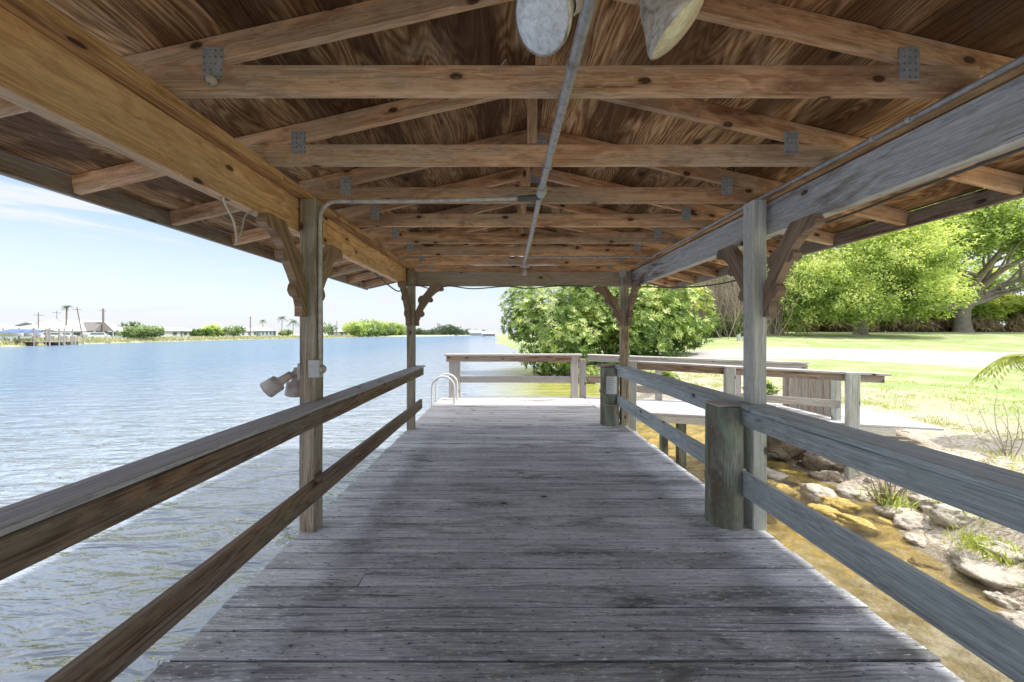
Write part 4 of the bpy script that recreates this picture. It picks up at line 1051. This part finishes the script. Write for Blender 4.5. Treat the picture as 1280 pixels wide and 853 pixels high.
# ground cover and grass
vs, fs, rn = [], [], []; rr = random.Random(77)
for k in range(2600):
    y = rr.uniform(-1, 17); s = abs(rr.gauss(0, 1))*4+.15; x = lerp_tab(SR, y)+s
    if 1.4 < x and y < 8.1 and 5.1 < y and x < 7.0: continue
    if mnoise.noise(Vector((x*.8, y*.8, 5))) < (.0 if s < 4 else -.25): continue
    tuft(x, y, G(x, y)-.01, .09, 16, .07 if s > 3 else .11, None, k, (vs, fs, rn), .010)
mb = MB(); mb.add(vs, fs, None, rn)
tag(mb.build('grass_cover', M['leaf_grass'], origin=(0, 0, 0)), 'short patchy grass growing on the bank and lawn', 'grass', kind='stuff')
# low leafy shrubs at the water edge beneath / beyond the dock
for i, (x, y, L) in enumerate([(4.55, 7.1, .35), (6.9, 9.5, .5), (5.6, 12.5, .7), (3.9, 16.4, .9)]):
    t = thing('low_shrub', ['small green weed between the dark boulders under the walkway', 'low yellow green shrub just behind the far walkway railing', 'leafy low shrub on the bank beyond the walkway', 'bright low shrub at the foot of the broadleaf tree'][i], 'shrub', (x, y, G(x, y)))
    z = max(G(x, y), WZ); crown([(x, y, z+L*.4, L*.8, L*.7, L*.55)], 1500, .10+.05*L, .04, 200+i, rosette=7, shell=.3).build('leaves', M['leaf_mango'], t)
    mb = MB(); limb(mb, (x, y, z-.1), (x, y, z+L*.4), .02, .01, 0, i, 4, 5); mb.build('stem', M['twig'], t)
vs, fs, rn = [], [], []; rr = random.Random(31)
for k in range(70):
    y = rr.uniform(1.5, 8.8); x = lerp_tab(SR, y)+abs(rr.gauss(.3, .9))+.1
    if 5.0 < y and x < 6.9 and y < 8: continue
    z = G(x, y)
    for j in range(rr.randint(10, 34)):
        d = Vector((rr.gauss(0, 1), rr.gauss(0, 1), abs(rr.gauss(.6, .5)))).normalized()
        leaf(vs, fs, rn, Vector((x+rr.gauss(0, .09), y+rr.gauss(0, .09), z+rr.uniform(0, .05))), d, Vector((0, 0, 1)), rr.uniform(.04, .11), rr.uniform(.015, .035), max(0, min(1, rr.gauss(.5, .25))), .3)
mb = MB(); mb.add(vs, fs, None, rn)
tag(mb.build('bank_weeds', M['leaf_lime'], origin=(0, 0, 0)), 'low green weeds sprouting between the stones of the bank', 'weeds', kind='stuff')
# leaf litter / twigs on bank: stuff
mb = MB(); rr = random.Random(44)
for k in range(900):
    y = rr.uniform(1, 8.5); x = lerp_tab(SR, y)+abs(rr.gauss(.2, 1.3)); z = G(x, y)
    a = rr.random()*6.28; L = rr.uniform(.03, .16)
    tube(mb, [(x, y, z+.01), (x+math.cos(a)*L, y+math.sin(a)*L, z+rr.uniform(.0, .06))], rr.uniform(.002, .006), 4)
tag(mb.build('twig_litter', M['twig'], origin=(0, 0, 0)), 'dry twigs and debris scattered over the bare bank', 'litter', kind='stuff')

# ------------------------------------------------------------------ far shore
def P(px, x): return x*435/(px-633)          # depth of the point seen at px on the line x = const
def house(px0, px1, X, wall_h, roof_h, wmat, rmat, label, wins=4, gable=None, depth=9, z0=.2):
    ya, yb = sorted((P(px0, X), P(px1, X)))
    t = thing('house', label, 'house', (X, (ya+yb)/2, z0))
    mb = MB(); box(mb, (X-depth, ya, z0-.5), (X, yb, z0+wall_h), .02); mb.build('wall', M[wmat], t)
    mb = MB(); e = .7; zt = z0+wall_h
    vs = [(X+e, ya-e, zt), (X+e, yb+e, zt), (X-depth-e, yb+e, zt), (X-depth-e, ya-e, zt), (X-depth/2, ya+2.5, zt+roof_h), (X-depth/2, yb-2.5, zt+roof_h)]
    vs = [(a, b, c+.01) for a, b, c in vs]
    mb.add(vs, [(0, 1, 5, 4), (2, 3, 4, 5), (1, 2, 5), (3, 0, 4), (3, 2, 1, 0)]); mb.build('roof', M[rmat], t)
    for k in range(wins):
        yy = ya+(yb-ya)*(k+.5)/wins; w = min(1.5, (yb-ya)/wins*.55)
        mb = MB(); box(mb, (X-.01, yy-w/2-.1, z0+.7), (X+.05, yy+w/2+.1, z0+wall_h-.35), .01); f = mb.build('window', M['wallw'], t)
        mb = MB(); box(mb, (X+.04, yy-w/2, z0+.8), (X+.08, yy+w/2, z0+wall_h-.45), .005); mb.build('pane', M['winb'], f)
    if gable:
        yy = P(gable, X+1.6); mb = MB(); hw = 2.5
        vs = [(X+2.6, yy-hw, zt+.1), (X+2.6, yy+hw, zt+.1), (X+2.6, yy, zt+2.7), (X-3, yy-hw, zt+.1), (X-3, yy+hw, zt+.1), (X-3, yy, zt+2.7)]
        mb.add(vs, [(0, 1, 2), (5, 4, 3), (1, 4, 5, 2), (0, 2, 5, 3), (0, 3, 4, 1)]); mb.build('porch_gable', M['wallg'], t)
        for s in (-1, 1):
            mb = MB(); box(mb, (X+2.4, yy+s*hw*.9-.12, z0-.3), (X+2.6, yy+s*hw*.9+.12, zt+.1), .01); mb.build('porch_post', M['wallw'], t)
    return t
house(-40, 40, -108, 1.9, 2.0, 'wallb', 'roofw', 'long low white roofed house at the left edge of the far shore', 4)
house(44, 68, -112, 2.2, 1.9, 'wallw', 'roofg', 'small grey gabled house beside the house with the dark porch', 2, depth=7)
house(70, 160, -116, 2.0, 3.2, 'wallb', 'roofw', 'white roofed house with a dark triangular porch gable on the far shore', 6, gable=126)
house(194, 226, -124, 2.4, 1.6, 'wallw', 'roofw', 'low white house right of the round green bush on the far shore', 2)
house(228, 248, -124, 2.4, 1.5, 'wallw', 'roofg', 'flat white house with a dark window band on the far shore', 3)
house(300, 322, -128, 2.8, 2.2, 'wallw', 'roofw', 'white house left of the pair of thin palms on the far shore', 3)
house(326, 345, -126, 3.0, 2.0, 'wallb', 'roofw', 'pale house with a screened front just left of the thin palms', 4)
house(424, 436, -132, 3.2, 1.8, 'wallw', 'roofw', 'tiny white house left of the big dark green grove', 2)
for i, (px, X, h, rad, col, lab) in enumerate([
    (172, -108, 4.0, 4.6, 'leaf_far', 'round green bush between two houses on the far shore'),
    (186, -112, 3.8, 3.4, 'leaf_far', 'smaller bush touching the round green one on the far shore'),
    (158, -122, 5.5, 3, 'leaf_dark', 'dark tree top behind the porch house on the far shore'),
    (252, -118, 3.4, 3.6, 'leaf_dark', 'low dark shrub right of the flat white house'),
    (262, -120, 5.6, 3.6, 'leaf_lime', 'pale yellow green tree in the middle of the far shore'),
    (272, -120, 4.4, 3.2, 'leaf_far', 'grey green tree beside the pale yellow green one'),
    (292, -122, 5.6, 4.6, 'leaf_far', 'dark topped tree left of the houses near the thin palms'),
    (357, -124, 4.2, 4, 'leaf_far', 'low bush below the thin palms'),
    (404, -128, 11, 6.0, 'leaf_far', 'tall loose tree just right of the near left post on the far shore'),
    (414, -128, 9, 5, 'leaf_dark', 'darker tree touching the tall loose one on the far shore')]):
    y = P(px, X); z = .2
    tree('far_tree', lab, X, y, h*.3, .18, [(X, y, z+h*.45, rad*.8, rad, h*.45), (X+1, y+rad*.4, z+h*.6, rad*.6, rad*.7, h*.38), (X, y-rad*.5, z+h*.4, rad*.6, rad*.6, h*.34)], 3200, .5, .3, col, 400+i, group='trees and bushes on the far shore', shell=.4, clump=1.5)
# grove
for i, px in enumerate((445, 456, 466, 477, 488, 495)):
    X = -121; y = P(px, X); h = (13, 14, 15, 14, 15, 12)[i]*1.05
    tree('grove_tree', 'dense tree of the rounded green grove across the river', X, y, h*.25, .4, [(X, y, h*.42, 10, 14, h*.45), (X+4, y-9, h*.36, 8, 10, h*.36), (X+3, y+10, h*.5, 8, 10, h*.38)], 5000, 1.5, .9, 'leaf_far' if i % 2 else 'leaf_oak', 500+i, group='trees of the rounded grove across the river', shell=.5, clump=5)
# distant tree line
rr = random.Random(91)
for i in range(26):
    px = 496+i*4.2; y = 470+rr.uniform(-20, 40); x = (px-633)*y/435; h = rr.uniform(6, 9)
    if shore(x, y)[0] < 0: y = 600+30; x = (px-633)*y/435; 
    h = h*y/480
    dk = px > 550 and px < 572
    if dk: h *= 1.9
    y2 = y+80
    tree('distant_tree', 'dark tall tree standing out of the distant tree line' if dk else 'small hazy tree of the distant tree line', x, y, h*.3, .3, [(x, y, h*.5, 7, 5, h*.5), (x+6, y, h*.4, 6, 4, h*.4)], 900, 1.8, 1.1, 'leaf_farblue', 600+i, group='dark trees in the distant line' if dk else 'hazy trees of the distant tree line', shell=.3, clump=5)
# palms
def palm(px, X, h, label, cr=2.0, seed=1, group=None):
    y = P(px, X); z = .2; t = thing('palm_tree', label, 'palm', (X, y, z), group)
    mb = MB(); tube(mb, [(X, y, z-.3), (X+.1, y+.1, z+h*.5), (X+.3, y, z+h)], [.22, .17, .13], 8); mb.build('trunk', M['polew'], t)
    vs, fs, rn = [], [], []; r = random.Random(seed)
    for k in range(26):
        a = r.random()*6.28; el = r.uniform(-.6, 1.0); base = Vector((X+.3, y, z+h)); d = Vector((math.cos(a)*math.cos(el), math.sin(a)*math.cos(el), math.sin(el)))
        for j in range(8):
            p = base+d*cr*j/8+Vector((0, 0, -.9*(j/8)**2*cr*.6))
            for s in (-1, 1):
                sd_ = d.cross(Vector((0, 0, 1))).normalized()*s
                leaf(vs, fs, rn, p, (sd_+d*.6-Vector((0, 0, .4))).normalized(), Vector((0, 0, 1)), cr*.32, .13, r.uniform(0, .5))
    mb = MB(); mb.add(vs, fs, None, rn); mb.build('fronds', M['leaf_dark'], t)
palm(82, -118, 8.6, 'tall palm with a compact head rising behind the house with the porch gable', 1.15, 1)
palm(352, -122, 10.0, 'thin bare stemmed palm, left one of the pair near the left post', 3.0, 2)
palm(366, -122, 8.6, 'fuller palm, right one of the pair near the left post', 3.6, 3)
palm(328, -140, 9, 'small palm above the pale screened house', 2.2, 4)
# poles
def pole(px, X, h, r, label, lean=0):
    y = P(px, X); mb = MB(); tube(mb, [(X, y, -.3), (X, y+lean, h)], [r, r*.7], 8)
    t = thing('utility_pole', label, 'pole', (X, y, 0)); mb.build('shaft', M['polew'], t)
    mb = MB(); box(mb, (X-.05, y+lean-.9, h-.7), (X+.05, y+lean+.9, h-.58), .01); mb.build('crossarm', M['polew'], t)
pole(48, -112, 6.6, .12, 'short utility pole above the small grey gabled house')
pole(104, -108, 8.2, .13, 'leaning pole in front of the white roofed house', -1.3)
pole(129, -113, 8.6, .28, 'thick dark pole directly behind the porch gable')
pole(313, -122, 9.8, .28, 'dark utility pole between the two pale houses')
pole(421, -130, 11.5, .25, 'slim pole right of the tall loose tree')
pole(71, -125, 8, .08, 'hair thin mast left of the tall palm')
# docks on the far shore
def fardock(px, X0, L, label, lift=True):
    y = P(px, X0); t = thing('far_dock', label, 'dock', (X0, y, 0)); w = 2.2
    mb = MB(); box(mb, (X0-1, y-w/2, -.15), (X0+L, y+w/2, 0), .01); mb.build('deck', M['dockw'], t)
    k = 0
    xx = X0
    while xx <= X0+L+.01:
        for s in (-1, 1):
            mb = MB(); tube(mb, [(xx, y+s*w/2, WZ-.5), (xx, y+s*w/2, 1.0 if not lift else 2.6)], .11, 8); mb.build('pile', M['dockw'], t)
        xx += L/3
    return t
fardock(14, -97, 9, 'far dock with tall lift piles and blue boats at the left edge')
fardock(34, -99, 8, 'far dock beside the one with the blue covered boats')
fardock(56, -98, 5, 'short far dock with low piles below the small grey house', False)
fardock(74, -99, 4, 'lone stub dock below the left end of the porch house', False)
def boat(px, X, L, label, col='wallw', cov='blue', z=1.0):
    y = P(px, X); t = thing('covered_boat', label, 'boat', (X, y, z))
    mb = MB(); st = []
    for i in range(9):
        s = i/8; w = .95*math.sin(min(1, (1-s)*1.9+.12)*PI/2); st.append((s*L, w))
    vs = []
    for s, w in st: vs += [(X+s, y-w, z+.7), (X+s, y-w*.55, z), (X+s, y+w*.55, z), (X+s, y+w, z+.7)]
    fs = [(i*4+k, i*4+k+1, i*4+5+k, i*4+4+k) for i in range(8) for k in range(3)]+[(0, 3, 2, 1), (32, 33, 34, 35)]
    mb.add(vs, fs, None, .5); mb.build('hull', M[col], t)
    mb = MB(); vs = []
    for s, w in st: vs += [(X+s, y-w, z+.71), (X+s, y, z+1.15+.3*math.sin(s/L*PI)), (X+s, y+w, z+.71)]
    mb.add(vs, [(i*3+k, i*3+k+1, i*3+4+k, i*3+3+k) for i in range(8) for k in range(2)]+[(0, 2, 1), (24, 25, 26)]); mb.build('canvas_cover', M[cov], t)
boat(5, -96, 3.6, 'boat under a blue cover on a lift at the very left of the far shore')
boat(20, -97, 3.4, 'boat with a dark blue cover hoisted beside the far dock')
boat(32, -96, 3.2, 'small white boat with a blue cover at the right end of the far docks')
# white cars / trailers by the shore
def car(px, X, L, label):
    y = P(px, X); z = .15; t = thing('parked_van', label, 'van', (X, y, z))
    mb = MB(); prism(mb, [(-L/2, .3), (L/2, .3), (L/2, .95), (L*.36, 1.1), (L*.22, 1.75), (-L*.44, 1.8), (-L/2, 1.1)], 1.8, (X, y, z), (0, 1, 0), (0, 0, 1)); mb.build('body', M['wallw'], t)
    mb = MB(); box(mb, (X+.88, y-L*.38, z+1.15), (X+.925, y+L*.2, z+1.6), .005); mb.build('window', M['winb'], t)
    for s in (-.3, .3):
        mb = MB(); lathe(mb, [(0, 0), (0, .33), (.2, .33), (.2, 0)], (X+.8, y+s*L, z+.33), (1, 0, 0), 14); mb.build('wheel', M['cable'], t)
car(63, -108, 5, 'white van parked on the far bank left of the porch house')
car(77, -109, 4.6, 'second white van parked beside the left end of the porch house')
car(120, -109, 5.2, 'white van parked below the dark porch gable')
# boathouse far ahead
bh = thing('boathouse', 'tiny dark boathouse with a pale roof on the right bank far ahead', 'boathouse', (-17, 300, WZ))
mb = MB(); box(mb, (-20, 298, WZ+.8), (-10, 306, 1.6), .02); mb.build('wall', M['wallg'], bh)
mb = MB(); vs = [(-21, 297, 1.62), (-9, 297, 1.62), (-9, 307, 1.62), (-21, 307, 1.62), (-21, 302, 4), (-9, 302, 4)]
mb.add(vs, [(0, 1, 5, 4), (2, 3, 4, 5), (1, 2, 5), (3, 0, 4), (3, 2, 1, 0)]); mb.build('roof', M['roofw'], bh)
for s in (-20, -15, -10):
    mb = MB(); tube(mb, [(s, 298, WZ-1), (s, 298, 1.5)], .2, 8); mb.build('pile', M['dockw'], bh)
fh = thing('far_house', 'tiny pale house among the distant trees near the river bend', 'house', (-45, 560, .2))
mb = MB(); box(mb, (-58, 520, -1), (-36, 530, 3.2), .02); mb.build('wall', M['wallw'], fh)
mb = MB(); vs = [(-60, 518, 3.22), (-34, 518, 3.22), (-34, 532, 3.22), (-60, 532, 3.22), (-56, 525, 8), (-38, 525, 8)]
mb.add(vs, [(0, 1, 5, 4), (2, 3, 4, 5), (1, 2, 5), (3, 0, 4), (3, 2, 1, 0)]); mb.build('roof', M['roofw'], fh)
# reeds along the far bank
vs, fs, rn = [], [], []; rr = random.Random(15)
for k in range(9000):
    y = rr.uniform(50, 300); x = lerp_tab(SL, y)-abs(rr.gauss(0, 2.2)); z = G(x, y)
    leaf(vs, fs, rn, Vector((x, y, z-.1)), Vector((rr.gauss(0, .25), rr.gauss(0, .25), 1)).normalized(), rv(rr), rr.uniform(.4, 1.0), .35, max(0, min(1, rr.gauss(.6, .25))), .2)
mb = MB(); mb.add(vs, fs, None, rn)
tag(mb.build('shore_reeds', M['leaf_reed'], origin=(0, 0, 0)), 'dry grass and reeds along the far bank', 'reeds', kind='stuff')

# ------------------------------------------------------------------ camera, light, world
cam_d = bpy.data.cameras.new('camera'); cam = bpy.data.objects.new('camera', cam_d); C.objects.link(cam)
cam.location = (0, 0, 1.4); cam.rotation_euler = (PI/2, 0, 0)
cam_d.sensor_width = 36; cam_d.lens = 435/1280*36; cam_d.clip_end = 5000; cam_d.clip_start = .02
cam_d.shift_x = 7/1280; cam_d.shift_y = -8.5/1280
scene.camera = cam
sdir = Vector((.59, -.10, 1)).normalized()
el = math.asin(sdir.z); az = math.atan2(sdir.x, sdir.y)
sl = bpy.data.lights.new('sun', 'SUN'); so = bpy.data.objects.new('sun', sl); C.objects.link(so)
sl.energy = 5.0; sl.angle = math.radians(1.6); sl.color = (1, .95, .88)
so.rotation_euler = sdir.to_track_quat('Z', 'Y').to_euler(); so.location = (20, -5, 30)
w = bpy.data.worlds.new("World"); scene.world = w; w.use_nodes = True; nt = w.node_tree; nt.nodes.clear(); g = N(nt)
sky = g.n('ShaderNodeTexSky'); sky.sky_type = 'NISHITA'; sky.sun_disc = False; sky.sun_elevation = el; sky.sun_rotation = az
sky.air_density = 1.0; sky.dust_density = 1.2; sky.ozone_density = 1.5
tcg = g.n('ShaderNodeTexCoord').outputs['Generated']
sp = g.n('ShaderNodeSeparateXYZ'); g.l(tcg, sp.inputs[0])
cn = g.noise(g.vmap(tcg, (3.2, 3.2, 13), (1, 0, 2)), 1, 6, .6, .5)
cf = g.ramp(cn, [(.42, 0), (.58, 1)])
hz = g.ramp(sp.outputs[2], [(0, .95), (.07, .72), (.22, .30), (.5, .05)])
fac = g.math('MAXIMUM', g.math('MULTIPLY', cf, .95), hz)
boost = g.mix(1.0, sky.outputs[0], (1.5, 1.5, 1.5), 'MULTIPLY')
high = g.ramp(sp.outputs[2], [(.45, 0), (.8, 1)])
white = g.mix(high, (6.1, 6.35, 6.75), (21, 21.2, 21.6))  # overhead band brighter than a real sky, added to light the shaded interior
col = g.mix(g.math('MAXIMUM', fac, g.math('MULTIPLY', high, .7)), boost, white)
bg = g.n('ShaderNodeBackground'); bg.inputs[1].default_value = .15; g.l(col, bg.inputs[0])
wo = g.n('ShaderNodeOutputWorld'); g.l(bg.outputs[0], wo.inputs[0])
scene.view_settings.view_transform = 'Standard'; scene.view_settings.look = 'None'; scene.view_settings.exposure = 0
scene.render.engine = 'CYCLES'
scene.cycles.max_bounces = 10; scene.cycles.diffuse_bounces = 5; scene.cycles.transparent_max_bounces = 12
